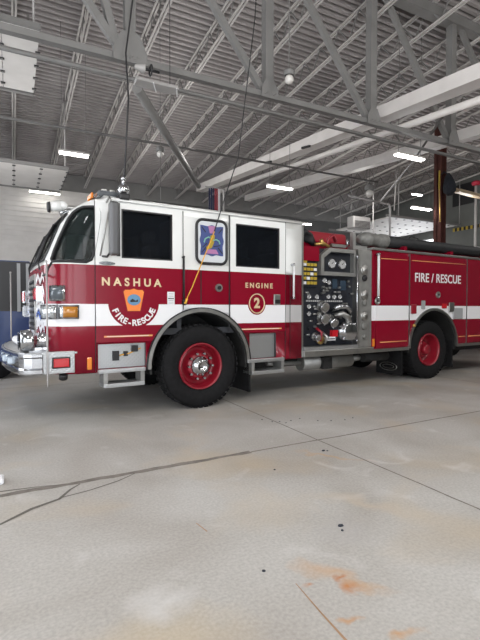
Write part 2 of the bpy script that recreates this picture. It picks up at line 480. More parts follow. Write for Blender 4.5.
# ---- doors: banded slabs with real window openings
def bandslab(x0, x1, zs, ms, y0, y1, name, parent=None):
    b = MB(); L = []
    for z in zs: L.append([b.bm.verts.new(p) for p in ((x0, y0, z), (x1, y0, z), (x1, y1, z), (x0, y1, z))])
    for i in range(len(zs)-1):
        for k in range(4): b.face([L[i][k], L[i][(k+1) % 4], L[i+1][(k+1) % 4], L[i+1][k]], ms[i])
    b.face(L[0][::-1], ms[0]); b.face(L[-1], ms[-1])
    return b.build(name, parent)
def window(door, x0, x1, z0, z1, y=.01, s=1, split=None):
    g = MB(); g.box(x0-.005, x1+.005, y+.012*s, y+.018*s, z0-.005, z1+.005, TINT)
    g = g.build('door_window', door)
    f = MB(); t = .018
    for a in ((x0, x1, z0, z0+t), (x0, x1, z1-t, z1), (x0, x0+t, z0+t, z1-t), (x1-t, x1, z0+t, z1-t)):
        ya, yb = sorted((y-.026*s, y+.012*s))
        f.box(a[0], a[1], ya, yb, a[2], a[3], BLACK)
    if split: f.box(split-.006, split+.006, y, y+.012, z0, z1, BLACK)
    f.build('window_seal', g)
for side in (0, 1):
    y0, y1 = (-.016, .012) if side == 0 else (W-.012, W+.016)
    s = 1 if side == 0 else -1
    fd = bandslab(-1.385, -.27, [.955, 1.155, 1.42, 1.89, 2.665], [RED, STRIPE, RED, WHITE], y0, y1, 'front_door', TR)
    cs = [boxcut(-1.07, -.40, y0-.1, y1+.1, 1.99, 2.595), cylcut(AX, AZ, AR+.03, y0-.1, y1+.1)]
    boolean(fd, cs); kill(*cs); window(fd, -1.07, -.40, 1.99, 2.595, .01 if side == 0 else W-.01, s, None)
    rd = bandslab(.475, 1.43, [1.02, 1.155, 1.42, 1.89, 2.665], [RED, STRIPE, RED, WHITE], y0, y1, 'rear_door', TR)
    cs = [boxcut(.56, 1.32, y0-.1, y1+.1, 1.965, 2.575), cylcut(AX, AZ, AR+.03, y0-.1, y1+.1)]
    boolean(rd, cs); kill(*cs); window(rd, .56, 1.32, 1.965, 2.575, .01 if side == 0 else W-.01, s, None)
    if side == 0: FD, RD = fd, rd
b = MB()
b.box(-.248, -.24, -.006, .004, 1.35, 2.66, BLACK); b.box(.012, .024, -.006, .004, 1.42, 1.89, BLACK)
b.box(-1.392, -1.387, -.012, .004, .60, 2.66, BLACK); b.box(.455, .468, -.008, .004, 1.05, 2.68, BLACK)
b.box(1.436, 1.444, -.008, .004, .60, 2.68, BLACK)
b.box(1.53, 1.538, -.004, .004, .60, 1.89, BLACK); b.box(1.76, 1.79, -.006, .02, .60, 2.66, STEEL)
b.build('panel_seam', TR)
# rain gutter and roof edge
b = MB(); b.tube([(x, -.012, 2.695) for x in (-1.25, -.5, .5, 1.78)], .014, WHITE, 8); b.build('rain_gutter', TR)
b = MB(); b.box(-.62, .08, .35, 1.5, 2.74, 2.80, WHITE, bev=.02); b.build('roof_hatch', TR)
# black rubber grab handles on the seams
def handle(name, p0, p1, r, m, m2, so=.06, parent=TR, n=10):
    b = MB(); p0 = Vector(p0); p1 = Vector(p1); o = Vector((0, -so, 0))
    b.cyl(p0+o, p1+o, r, m, n=n)
    for p, s in ((p0, 1), (p1, -1)):
        b.cyl(p, p+o*1.1, r*1.2, m2, n=n); b.sphere(p+o, r*1.4, m2)
    return b.build(name, parent)
handle('cab_grab_handle', (-.255, 0, 1.47), (-.255, 0, 2.05), .010, BLACK, BLACK)
handle('cab_grab_handle', (1.56, 0, 1.53), (1.56, 0, 2.04), .016, PAPER, CHROME)
# badge window
def rrect(x0, x1, z0, z1, r, n=6):
    P = []
    for cx, cz, a in ((x1-r, z1-r, 0), (x0+r, z1-r, pi/2), (x0+r, z0+r, pi), (x1-r, z0+r, 3*pi/2)):
        for i in range(n+1): t = a+pi/2*i/n; P.append((cx+r*cos(t), cz+r*sin(t)))
    return P
bw = MB(); bw.prism(rrect(-.05, .41, 1.985, 2.58, .09), -.014, .0, mat('badge_white', (.62, .65, .68), .3)); bw = bw.build('emblem_window', TR)
b = MB(); b.tube([(x, -.014, z) for x, z in rrect(-.05, .41, 1.985, 2.58, .09)], .02, BLACK, 8, closed=True); b.build('window_seal', bw)
def cross(cx, cz, R, wi):
    P = []
    for k in range(4):
        a = k*pi/2
        for t, r in ((-.62, R*.98), (-.3, R*1.0), (0, R*.94), (.3, R*1.0), (.62, R*.98), (pi/4, R*wi)):
            P.append((cx+r*cos(a+t), cz+r*sin(a+t)))
    return P
e = MB(); P = []
for k in range(48):
    t = 2*pi*k/48; rr_ = .190/max(abs(cos(t)), abs(sin(t)))**.85*(1+.045*cos(8*t))
    P.append((.178+rr_*cos(t)*.93, 2.30+rr_*sin(t)*1.08))
e.prism(P, -.020, -.014, EMBLUE); e = e.build('fire_emblem', bw)
d = MB()
d.prism([(.12, 2.50), (.235, 2.50), (.21, 2.40), (.145, 2.40)], -.024, -.020, PURPLE); d.prism([(.08, 2.12), (.28, 2.12), (.24, 2.18), (.12, 2.18)], -.024, -.020, PURPLE)
d.tube([(.055, -.024, 2.27), (.075, -.024, 2.32), (.12, -.024, 2.345), (.17, -.024, 2.33)], .010, EMGREEN, 6)
d.tube([(.19, -.024, 2.30), (.24, -.024, 2.32), (.285, -.024, 2.30), (.30, -.024, 2.26)], .010, EMGREEN, 6)
d.prism([(.155, 2.37), (.22, 2.38), (.205, 2.27), (.17, 2.20), (.10, 2.17), (.085, 2.205), (.135, 2.25)], -.028, -.020, YELLOW)
for a, c in (((.02, 2.48), (.08, 2.41)), ((.34, 2.48), (.28, 2.41)), ((.02, 2.13), (.09, 2.21)), ((.34, 2.13), (.27, 2.21)), ((.03, 2.2), (.1, 2.26)), ((.2, 2.22), (.3, 2.24))):
    d.bar((a[0], -.022, a[1]), (c[0], -.022, c[1]), .006, .012, BLACK)
d.build('emblem_artwork', e)

# lettering and decals on the near side
text('NASHUA', .136, (-.94, -.019, 1.69), GOLD, 'lettering', FD, bold=.004, spacing=1.62, sx=1.0)
text('ENGINE', .10, (.955, -.019, 1.70), GOLD, 'lettering', RD, bold=.003, spacing=1.5, sx=1.0)
b = MB(); b.prism([(-.915+.325*cos(t*pi/24), 1.445+.325*sin(t*pi/24)) for t in range(48)], -.0185, -.016, RED); b.build('round_decal', FD)
b = MB(); b.prism([(-1.05, 1.575), (-1.03, 1.60), (-.97, 1.60), (-.92, 1.615), (-.87, 1.60), (-.81, 1.60), (-.79, 1.575), (-.84, 1.335), (-1.0, 1.335)][::-1], -.022, -.018, ORANGE)
kb = b.build('keystone_badge', FD)
b = MB(); b.prism([(-.92+.085*cos(t*pi/12), 1.475+.07*sin(t*pi/12)) for t in range(24)], -.025, -.022, BADGEBLUE)
b.prism([(-.975, 1.46), (-.94, 1.49), (-.9, 1.465), (-.87, 1.48), (-.87, 1.45), (-.96, 1.445)], -.027, -.025, BLACK); b.build('badge_seal', kb)
word = 'FIRE-RESCUE'
for i, ch in enumerate(word):
    t = radians(-90 - 66 + 132*i/(len(word)-1))
    r = .262
    x, z = -.915+r*cos(t), 1.445+r*sin(t)
    text(ch, .105, (x, -.019, z), PAPER if i else PAPER, 'curved_letter', FD, rot=(pi/2, -(t+pi/2), 0), bold=.0035)
b = MB(); b.prism([(.915+.155*cos(t*pi/24), 1.44+.165*sin(t*pi/24)) for t in range(48)], -.019, -.016, RED)
nb = b.build('number_badge', RD)
b = MB(); b.tube([(.915+.13*cos(t*pi/16), -.021, 1.44+.14*sin(t*pi/16)) for t in range(32)], .009, GOLD, 6, closed=True); b.build('badge_ring', nb)
text('2', .20, (.915, -.021, 1.44), GOLD, 'badge_numeral', nb, bold=.008)
b = MB(); b.box(-.475, -.375, -.021, -.016, 1.41, 1.585, PAPER)
for k in range(5): b.box(-.46, -.39, -.023, -.021, 1.435+k*.03, 1.442+k*.03, SKIRT)
b.box(-.465, -.385, -.023, -.021, 1.49, 1.505, BLACK); b.build('notice_sticker', FD)
for x0, x1, z, p in ((-1.29, -.68, 1.02, FD), (.62, 1.36, 1.065, RD)):
    b = MB(); b.box(x0, x1, -.022, -.016, z-.008, z+.012, GOLDLINE); b.box(x0+.03, x1-.05, -.023, -.022, z-.001, z+.006, PAPER); b.build('pinstripe', p)
# door hardware
b = MB(); b.cyl((.29, 0, 1.655), (.29, -.02, 1.655), .055, STEEL, n=20); b.cyl((.29, -.02, 1.655), (.29, -.035, 1.655), .028, BLACK, n=16); b.build('fuel_cap', TR)
b = MB(); b.box(1.21, 1.33, -.035, -.016, 1.42, 1.58, STEEL, bev=.01); b.box(1.23, 1.31, -.055, -.035, 1.45, 1.50, BLACK); b.build('door_handle', RD)
b = MB(); b.prism([(-1.25+.1*cos(t*pi/8), 1.915+.022*sin(t*pi/8)) for t in range(16)], -.026, -.016, CHROME); b.build('badge_oval', FD)
b = MB(); b.cyl((-.235, 0, 1.44), (-.235, -.05, 1.44), .03, BLACK, n=14); b.build('shore_power_inlet', TR)

# diamond-plate step recesses and hanging steps
for x0, x1, z1, sx0, sx1, zb, zt in ((-1.36, -.765, .93, -1.31, -.80, .42, .61), (.80, 1.27, 1.0, .80, 1.38, .42, .61)):
    b = MB(); b.box(x0+.0, x1-.0, .045, .09, .63, z1, DIAM); b.build('step_recess_plate', TR)
    b = MB(); b.box(sx0-.06, sx1+.02, -.05, .2, .575, .625, DIAM, bev=.008)
    b.box(sx0, sx0+.05, -.06, .16, zb, .58, ALU); b.box(sx1-.05, sx1, -.06, .16, zb, .58, ALU)
    b.box(sx0, sx1, -.07, .18, zb-.02, zb+.03, DIAM, bev=.006); b.build('cab_step', TR)
b = MB(); b.box(-1.18, -1.10, .01, .045, .72, .84, BLACK); b.box(-1.04, -.99, .015, .045, .77, .83, BLACK); b.box(-.94, -.86, .012, .045, .82, .9, BLACK); b.tube([(-1.1, .03, .78), (-.98, .02, .80), (-.82, .03, .86)], .008, YCABLE, 6)
b.build('step_receptacle', TR)
b = MB(); b.box(-1.49, -1.435, -.015, .0, .63, .78, AMBER, bev=.01); b.build('side_marker_light', TR)

# mirror (tall shell beside front door)
mr = MB(); mr.box(-1.27, -1.165, -.29, -.15, 1.99, 2.62, MIRROR, bev=.03); mr = mr.build('side_mirror', TR)
b = MB(); b.tube([(-1.245, -.01, 2.655), (-1.25, -.15, 2.69), (-1.25, -.23, 2.62)], .013, STEEL, 8); b.tube([(-1.30, -.01, 2.0), (-1.28, -.15, 1.98), (-1.25, -.23, 2.04)], .013, BLACK, 8)
b.tube([(-1.33, -.015, 2.0), (-1.2, -.02, 2.66)], .010, STEEL, 8); b.build('mirror_arm', mr)
b = MB(); b.box(-1.165, -1.158, -.275, -.165, 2.04, 2.58, CHROME); b.build('mirror_glass', mr)
b = MB(); b.box(-1.135, -1.09, -.03, -.005, 2.01, 2.66, BLACK); b.build('mirror_post', TR)

# roof lightbar, beacon and speaker
lb = MB(); lb.box(-1.28, -.93, .30, 2.15, 2.80, 2.88, mat('lightbar_lens', (.09, .1, .11), .2, coat=.6), bev=.03); lb = lb.build('light_bar', TR)
b = MB(); b.box(-1.32, -1.29, .5, .75, 2.81, 2.885, AMBER, bev=.012); b.build('amber_end_lens', lb)
b = MB(); b.box(-1.22, -1.0, .25, .4, 2.735, 2.8, ALU); b.box(-1.22, -1.0, 2.0, 2.15, 2.735, 2.8, ALU); b.build('light_bar_foot', lb)
for x in (-1.22, -1.12): 
    b = MB(); b.box(x, x+.07, .34, .95, 2.88, 2.91, STEEL, bev=.01); b.build('lens_bar', lb)
bc = MB(); bc.box(-1.08, -.95, .0, .22, 2.72, 2.80, BLACK, bev=.02); bc.sphere((-1.01, .10, 2.86), .075, CHROME); bc.cyl((-1.01, .10, 2.93), (-1.01, .10, 3.0), .02, CHROME, n=10); bc.sphere((-1.01, .1, 3.0), .03, CHROME)
bc.build('roof_beacon', TR)
sp = MB(); sp.cyl((-1.84, .50, 2.63), (-1.70, .50, 2.66), .055, WHITE, .07, n=20); sp.cyl((-1.82, .50, 2.63), (-1.85, .50, 2.628), .07, BLACK, .06, n=20); sp.sphere((-1.68, .50, 2.665), .07, WHITE, (1, 1, .8))
sp.cyl((-1.66, .50, 2.64), (-1.45, .50, 2.66), .03, STEEL, n=12); sp.build('roof_speaker', TR)
b = MB()
for k in range(3): b.cyl((-1.66+.03*k, .75+.12*k, 2.60), (-1.2, .75+.12*k, 2.80), .05, CHROME, .02, n=16)
b.build('air_horn', TR)
b = MB(); b.box(-1.60, -1.52, .75, 1.8, 2.60, 2.65, mat('brow_lens', (.45, .40, .40), .4), bev=.02); b.build('brow_marker_light', TR)

# ---- front face
b = MB()
def fpatch(u0, u1, z0, z1, m, off=.006, K=6, name='front_panel', parent=TR, label=None): return slab([(z0, u0, u1), (z1, u0, u1)], off, -.002, m, K, name, parent, label=label)
gr = fpatch(-UTOT+ARC+.55, -ARC-.55, 1.0, 1.82, STEEL, .02, 8, 'grille')
for k in range(9): fpatch(-UTOT+ARC+.60, -ARC-.60, 1.06+k*.08, 1.10+k*.08, BLACK, .032, 8, 'grille_slat', gr)
# chevron flame graphics at the corners: alternating white and red bars with blue edges
for s in (0, 1):
    f = (lambda u: u) if s == 0 else (lambda u: -UTOT-u)
    for k in range(6):
        z = .98+k*.15
        g = MB(); P = [(-ARC*.86, z), (-ARC*1.0, z+.085), (-ARC*1.3, z+.0), (-ARC*1.6, z+.09), (-ARC*1.95, z+.02), (-ARC*1.95, z-.05), (-ARC*1.6, z+.02), (-ARC*1.3, z-.075), (-ARC*1.0, z+.01), (-ARC*.86, z-.06)]
        A = [g.bm.verts.new(surf(f(u), zz, .008)) for u, zz in P]
        c_ = [STRIPE, STRIPE, BLUELENS, STRIPE][k % 4]
        for q in range(4): g.face([A[q], A[q+1], A[8-q], A[9-q]], c_ if q > 1 else STRIPE)
        g.build('flame_chevron', TR)
# head lamp clusters
def lamp(u, z, w, h, lens, mir=False, dep=.10, name='headlamp'):
    f = (lambda x: -UTOT-x) if mir else (lambda x: x)
    rows = [(z-h/2, u-w/2, u+w/2), (z+h/2, u-w/2, u+w/2)]
    o = slab(rows, dep, -.01, CHROME, 4, name, TR, mir)
    rows = [(z-h/2+.02, u-w/2+.02, u+w/2-.02), (z+h/2-.02, u-w/2+.02, u+w/2-.02)]
    slab(rows, dep+.012, dep-.01, lens, 4, 'lamp_lens', o, mir)
    return o
for mir in (False, True):
    lamp(-.22 if not mir else -ARC*.80, 1.545, .17, .18, mat('grey_lens', (.12, .14, .16), .15, .3, coat=.5) if not mir else REDLENS, mir, .05 if not mir else .09, 'warning_lamp')
    lamp(-ARC*1.28, 1.545, .20, .18, REDLENS, mir, .07, 'warning_lamp')
    lamp(-.33 if not mir else -ARC*1.15, 1.325, .22 if not mir else .30, .17, CLEARLENS, mir, .06 if not mir else .09)
    o = lamp(-.10, 1.325, .20, .16, CLEARLENS, mir, .05, 'turn_signal')
    slab([(1.262, -.15, -.015), (1.388, -.15, -.015)], .064, .0, mat('turn_amber', (.42, .17, .02), .2, coat=.5), 4, 'amber_lens', o, mir)

# ---- bumper
def bump_outline(t):  # t 0..1 from near rear corner to far rear corner
    P = [(-1.63, -.0), (-1.80, .0), (-1.98, .0), (-2.09, .015), (-2.17, .06), (-2.215, .16), (-2.26, .40), (-2.32, .8), (-2.345, W/2)]
    P = P+[(x, W-y) for x, y in P[-2::-1]]
    return P
BP = bump_outline(0)
b = MB(); V = []
for z, o in ((.60, .02), (.62, 0), (.66, 0), (.68, .025), (.79, .025), (.81, 0), (.845, 0), (.86, .02)):
    ring = []
    for i, (x, y) in enumerate(BP[2:-2]):
        cx, cy = -1.9, W/2
        dx, dy = cx-x, (cy-y)
        l = math.hypot(dx, dy); ring.append(b.bm.verts.new((x+dx/l*o, y+dy/l*o, z)))
    V.append(ring)
for r in range(len(V)-1):
    for k in range(len(V[0])-1):
        f = b.face([V[r][k], V[r][k+1], V[r+1][k+1], V[r+1][k]], CHROME)
for k in (0,): pass
o = b.build('front_bumper', TR)
md = o.modifiers.new('sol', 'SOLIDIFY'); md.thickness = .03; md.offset = -1
b = MB(); b.prism([BP[2], BP[3], BP[4], BP[5], BP[6], BP[7], BP[8], BP[9], BP[10], BP[11], BP[12], BP[13], BP[14], (-1.6, W), (-1.6, 0)][::1], .835, .855, DIAM, 'XY'); b.build('bumper_deck', TR)
for yy in (0, W):
    y0, y1 = (-.01, .06) if yy == 0 else (W-.06, W+.01)
    b = MB(); b.box(-1.97, -1.63, y0, y1, .61, .865, DIAM, bev=.006); sd = b.build('bumper_side_plate', TR)
    b = MB(); ya, yb = (-.03, .0) if yy == 0 else (W, W+.03)
    b.box(-1.88, -1.68, ya, yb, .67, .80, BLACK, bev=.01); b.build('lamp_bezel', sd)
    b = MB(); ya, yb = (-.042, -.02) if yy == 0 else (W+.02, W+.042)
    b.box(-1.865, -1.695, ya, yb, .685, .785, REDLENS, bev=.008); b.build('marker_lens', sd)
for k in range(4):
    y = .50+k*.38; b = MB(); b.box(-2.35 if k in (1, 2) else -2.31, -2.2, y, y+.24, .69, .78, mat('bumper_lamp', (.45, .52, .6), .15, .4, coat=.5), bev=.02)
    b.build('bumper_lamp', TR)
b = MB(); b.box(-2.0, -1.66, .5, W-.5, .56, .62, DARK); b.build('bumper_frame', TR)
b = MB(); b.cyl((-1.75, .03, .60), (-1.75, .06, .54), .05, BLACK, n=12); b.build('tow_eye', TR)
# siren
si = MB(); si.lathe([(-.30, 0), (-.30, .06), (-.285, .125), (-.18, .135), (-.14, .13), (-.135, .09), (-.06, .085), (-.05, .10), (.0, .10), (.02, .06), (.16, .06), (.20, .035), (.20, 0)], CHROME, (0, 0, 0), 'X', 32)
si = si.build('siren', TR, (-1.90, .26, .985))
b = MB(); b.lathe([(-.304, .0), (-.304, .10)], BLACK, (0, 0, 0), 'X', 24)
for k in range(10): b.bar((-.308, -.1*cos(pi*k/10), -.1*sin(pi*k/10)), (-.308, .1*cos(pi*k/10), .1*sin(pi*k/10)), .006, .012, CHROME)
b.build('siren_grille', si); b = MB(); b.box(-.2, .1, -.06, .06, -.135, -.08, CHROME); b.build('siren_foot', si)
# folded white attack hose / air line on bumper
b = MB(); b.tube([(-2.13, 1.95, .9), (-2.15, 1.6, .93), (-2.12, 1.2, .91), (-2.05, .95, .90)], .05, PAPER, 10); b.build('rolled_hose', TR)
# corner marker rods
for x, y, z0, z1 in ((-1.93, -.035, .46, 1.90), (-2.17, 2.30, .86, 1.93)):
    b = MB(); b.tube([(x, y, z0), (x, y, z0+.07), (x, y, z1)], [.003, .010, .010], GALV, 8); b.sphere((x, y, z1), .015, GALV); b.build('corner_marker_rod', TR)

# ---- wheels
def make_wheel(front=True):
    o = MB()
    o.lathe([(.30, .30), (.30, .44), (.28, .50), (.25, .545), (.20, .558), (.06, .558), (.02, .548), (-.0, .52), (-.02, .46), (-.015, .40), (.01, .33), (.03, .305), (.30, .30)], RUBBER, n=64)
    for i in range(44):
        t = 2*pi*i/44; M = Matrix.Rotation(t, 4, 'Y')
        for y0, y1, sh in ((.0, .09, 0), (.105, .19, .035), (.2, .27, 0)):
            o.box(-.026+sh, .026+sh, y0, y1, .550, .567, RUBBER, M)
    t = o.build('wheel', TR)
    r = MB()
    if front:
        r.lathe([(.02, .318), (-.012, .312), (-.012, .300), (.02, .285), (.10, .272), (.17, .262), (.17, .2), (.08, .185), (.04, .165), (.035, 0)], RIMRED, n=48)
    else:
        r.lathe([(.02, .318), (-.012, .312), (-.012, .300), (.02, .285), (.10, .272), (.20, .265), (.235, .22), (.22, .17), (.13, .15), (.12, .1), (.12, 0)], RIMRED, n=48)
    r.build('rim', t)
    h = MB()
    if front: h.lathe([(.04, .135), (.0, .13), (-.01, .10), (-.045, .09), (-.05, .055), (-.035, .05), (-.035, 0)], CHROME, n=32)
    else: h.lathe([(.13, .10), (.05, .095), (.03, .08), (.03, 0)], RIMRED, n=32)
    h.build('hub', t)
    n0 = 10
    for i in range(n0):
        a = 2*pi*i/n0; rr = .175 if front else .18
        q = MB(); yy = .045 if front else .215
        q.cyl((rr*cos(a), yy, rr*sin(a)), (rr*cos(a), yy-.055, rr*sin(a)), .020, CHROME if front else RIMRED, .016, n=8); q.build('lug_nut', t)
    return t
wf = make_wheel(True); wf.location = (.02, .0, .575); wf.scale = (1.015, 1, 1.015)
wr = make_wheel(False); wr.location = (4.96, .05, .567)
c = copy_tree(wf, TR); c.location = (.02, W-.04, .567); c.rotation_euler = (0, 0, pi)
c = copy_tree(wr, TR); c.location = (4.96, W-.05, .567); c.rotation_euler = (0, 0, pi)
b = MB(); b.cyl((.02, .3, .56), (.02, W-.3, .56), .07, DARK); b.build('front_axle', TR)
b = MB(); b.cyl((4.96, .2, .56), (4.96, W-.2, .56), .10, DARK); b.sphere((4.96, W/2, .56), .28, DARK); 
b.lathe([(0, .3), (0, .55), (.25, .55), (.25, .3)], RUBBER, (4.96, .40, .567)); b.lathe([(0, .3), (0, .55), (.25, .55), (.25, .3)], RUBBER, (4.96, W-.65, .567)); b.build('rear_axle', TR)
# mud flaps
b = MB(); b.box(.80, .83, .02, .62, .14, .72, RUBBER); b.build('mud_flap', TR)
b = MB(); b.box(4.12, 4.15, .02, .62, .12, .64, RUBBER); mf = b.build('mud_flap', TR)
b = MB(); b.tube([(4.112, .32+.2*cos(t*pi/12), .27+.075*sin(t*pi/12)) for t in range(24)], .008, STEEL, 6, closed=True)
b.tube([(4.112, .32+.13*cos(t*pi/12), .27+.035*sin(t*pi/12)) for t in range(24)], .007, STEEL, 6, closed=True); b.build('flap_emblem', mf)
b = MB(); b.box(5.63, 5.66, .02, .62, .18, .72, RUBBER); b.build('mud_flap', TR)
# chassis
b = MB(); b.box(-1.5, 8.0, .75, .85, .62, .86, DARK); b.box(-1.5, 8.0, W-.85, W-.75, .62, .86, DARK)
b.box(-1.5, -.9, .6, W-.6, .50, .85, DARK); b.box(.9, 4.1, .35, W-.35, .42, .85, DARK); b.box(5.8, 7.9, .3, W-.3, .48, .7, DARK); b.build('chassis_frame', TR)
b = MB(); b.cyl((1.95, .28, .47), (3.05, .28, .47), .13, ALU, n=24); b.tube([(1.3, .3, .5), (1.95, .28, .47)], .04, ALU, 10); b.tube([(3.05, .28, .47), (3.6, .3, .5)], .05, ALU, 10); b.build('muffler', TR)
b = MB(); b.cyl((3.3, .2, .5), (3.9, .2, .5), .09, DARK, n=16); b.build('air_tank', TR)
b = MB(); b.box(2.3, 2.5, .1, .3, .36, .56, DARK, bev=.01); b.build('drain_box', TR)

# ---- pump module
P0, P1, YP = 1.80, 2.95, .10
b = MB(); b.box(P0, 3.31, .5, W-.02, .80, 2.36, RED); b.build('pump_house', TR)
pb = MB(); pb.box(P0, P1, YP, YP+.04, .75, 1.95, PANELBLK); pb.box(P0, P1, YP+.04, .5, .75, 2.36, DARK); pb = pb.build('pump_panel', TR)
b = MB(); b.box(1.78, 3.32, -.05, .14, .60, .70, STEEL, bev=.01); b.box(P0, P1, -.04, .12, .70, .755, DIAM); b.build('pump_running_board', TR)
# left vertical edge: tag panel
tp = MB(); tp.box(P0+.01, 2.13, .06, YP+.02, 1.72, 2.12, PANELBLK); tp = tp.build('tag_panel', TR)
for i in range(4):
    for j in range(5):
        b = MB(); x = 1.835+i*.072; z = 1.755+j*.073
        b.box(x, x+.056, .045, .06, z, z+.045, YELLOW if (i*3+j*5) % 4 else PAPER); b.build('valve_tag', tp)
b = MB(); b.prism([(1.86+.05*cos(t*pi/6), 2.13+.05*sin(t*pi/6)) for t in range(12)], .045, .06, YELLOW); b.build('round_tag', tp)
b = MB(); b.box(P0, 2.14, .03, .12, 2.13, 2.36, RED); b.build('upper_side_panel', TR)
# gauge hood
gh = MB(); gh.prism([(2.16, 1.91), (2.16, 2.23), (2.34, 2.36), (2.93, 2.36), (2.93, 2.30), (2.37, 2.30), (2.22, 2.19), (2.22, 1.97), (2.88, 1.97), (2.88, 2.30), (2.93, 2.30), (2.93, 1.91)][::-1], .0, .16, ALU)
gh = gh.build('gauge_hood', TR)
b = MB(); b.box(2.18, 2.92, .09, .13, 1.93, 2.34, PANELBLK); b.build('gauge_board', gh)
def gauge(x, z, r, y=YP, parent=pb, name='gauge', face=GAUGE):
    b = MB(); b.lathe([(0, r), (-.035, r), (-.04, r*.86), (-.025, r*.85)], CHROME, (x, y, z), 'Y', 24)
    b.lathe([(-.026, r*.86), (-.026, 0)], face, (x, y, z), 'Y', 24)
    b.bar((x, y-.03, z), (x+r*.5, y-.03, z+r*.4), .004, r*.08, BLACK)
    b.lathe([(-.03, r*.12), (-.035, 0)], BLACK, (x, y, z), 'Y', 10)
    return b.build(name, parent)
gauge(2.445, 2.115, .083, .09, gh); gauge(2.675, 2.11, .083, .09, gh)
for x, z, r in ((2.29, 1.83, .045), (2.385, 1.80, .04), (1.965, 1.558, .042), (2.13, 1.558, .042), (2.375, 1.562, .04), (2.505, 1.562, .04), (2.63, 1.565, .04),
                (1.965, 1.40, .04), (1.965, 1.285, .04)): gauge(x, z, r)
for x0, x1, z0, z1 in ((2.48, 2.58, 1.70, 1.86), (2.66, 2.78, 1.68, 1.84)):
    b = MB(); b.box(x0, x1, YP-.02, YP, z0, z1, mat('control_display', (.03, .05, .075), .3), bev=.005); b.build('control_display', pb)
b = MB()
for x, z in ((2.82, 1.83), (2.84, 1.74), (2.27, 1.72), (2.33, 1.70), (2.40, 1.71), (2.62, 1.72), (2.25, 1.62), (2.28, 1.63), (2.72, 1.45), (2.78, 1.45)):
    b = MB(); b.cyl((x, YP, z), (x, YP-.05, z), .018, STEEL, n=10); b.build('push_button', pb)
for x0, x1, z in ((1.93, 2.2, 1.49), (2.32, 2.7, 1.49), (2.1, 2.16, 1.36)):
    b = MB(); k = x0
    while k < x1: b.box(k, k+.03, YP-.006, YP, z-.012, z+.015, GAUGE); k += .045
    b.build('label_strip', pb)
# pull handles (T grips on rods)
for x, z in ((2.23, 1.66), (2.30, 1.66), (2.48, 1.64), (2.56, 1.64), (2.86, 1.62), (1.88, 1.62), (2.04, 1.40), (2.04, 1.28), (1.96, 1.17), (2.12, 1.12), (1.9, .95), (2.0, .90)):
    b = MB(); b.cyl((x, YP, z), (x, YP-.08, z), .009, CHROME, n=8); b.cyl((x-.03, YP-.085, z), (x+.03, YP-.085, z), .014, STEEL, n=8); b.build('pull_handle', pb)
# discharge outlets with caps
def outlet(x, z, r, l=.12, tilt=-.25, m=CHROME):
    b = MB(); M = 0
    p = Vector((x, YP, z)); d = Vector((0, -1, tilt)).normalized()
    b.cyl(p, p+d*.03, r*1.25, STEEL, n=24); b.cyl(p, p+d*l*.6, r*.9, m, n=24); b.cyl(p+d*l*.6, p+d*l, r*1.1, m, n=24); b.cyl(p+d*l, p+d*(l+.01), r*.8, STEEL, n=24)
    for k in range(3):
        a = 2*pi*k/3+.4; q = p+d*l*.8+Vector((cos(a), 0, sin(a)))*r*1.2; b.sphere(q, .014, m, n=8)
    return b.build('discharge_outlet', pb)
outlet(2.24, 1.41, .075); outlet(2.25, 1.22, .08); outlet(2.42, 1.19, .07, .16, -.5)
outlet(2.10, .92, .05)
b = MB(); b.tube([(2.45, .08, 1.34), (2.53, -.02, 1.40), (2.66, -.04, 1.40), (2.78, 0, 1.34), (2.84, .06, 1.22)], .045, CHROME, 12)
b.tube([(2.5, .06, 1.25), (2.6, -.03, 1.28), (2.72, -.03, 1.22), (2.8, .02, 1.1)], .05, STEEL, 12); b.build('bent_outlet_pipe', pb)
si = MB(); si.lathe([(0, .17), (-.06, .17), (-.07, .15), (-.16, .15), (-.17, .13), (-.17, 0)], CHROME, (2.76, YP, .98), 'Y', 32)
for k in range(4): a = pi/4+k*pi/2; si.sphere((2.76+.17*cos(a), YP-.12, .98+.17*sin(a)), .028, CHROME, n=10)
si.build('intake_cap', pb)
b = MB(); b.box(2.44, 2.56, .04, YP, .90, 1.01, REDLENS); b.build('red_warning_plate', pb)
b = MB(); b.box(2.32, 2.50, .03, YP, .84, .90, PAPER); b.box(2.34, 2.48, .02, .03, .86, .875, BLACK); b.build('white_label_plate', pb)
b = MB(); b.tube([(2.10, .05, 1.05), (2.16, -.02, .98), (2.14, .0, .84)], .022, RIMRED, 8); b.tube([(2.22, .05, .98), (2.28, -.02, .9), (2.25, .02, .8)], .025, STEEL, 8); b.lathe([(0, .07), (-.03, .08), (-.05, .07), (-.05, 0)], BRASS, (2.19, YP-.02, .86), 'Y', 16); b.build('drain_valve', pb)
b = MB()
rr = random.Random(3)
for k in range(22):
    x = rr.uniform(1.86, 2.88); z = rr.uniform(.8, 1.3); r = rr.uniform(.015, .035)
    b = MB(); b.cyl((x, YP, z), (x, YP-rr.uniform(.02, .05), z), r, rr.choice([STEEL, CHROME, PANELBLK, HOSEGREY]), n=12); b.build('pipe_fitting', pb)
handle('panel_grab_rail', (2.93, -.0, .82), (2.93, -.0, 2.25), .016, CHROME, CHROME, .03)
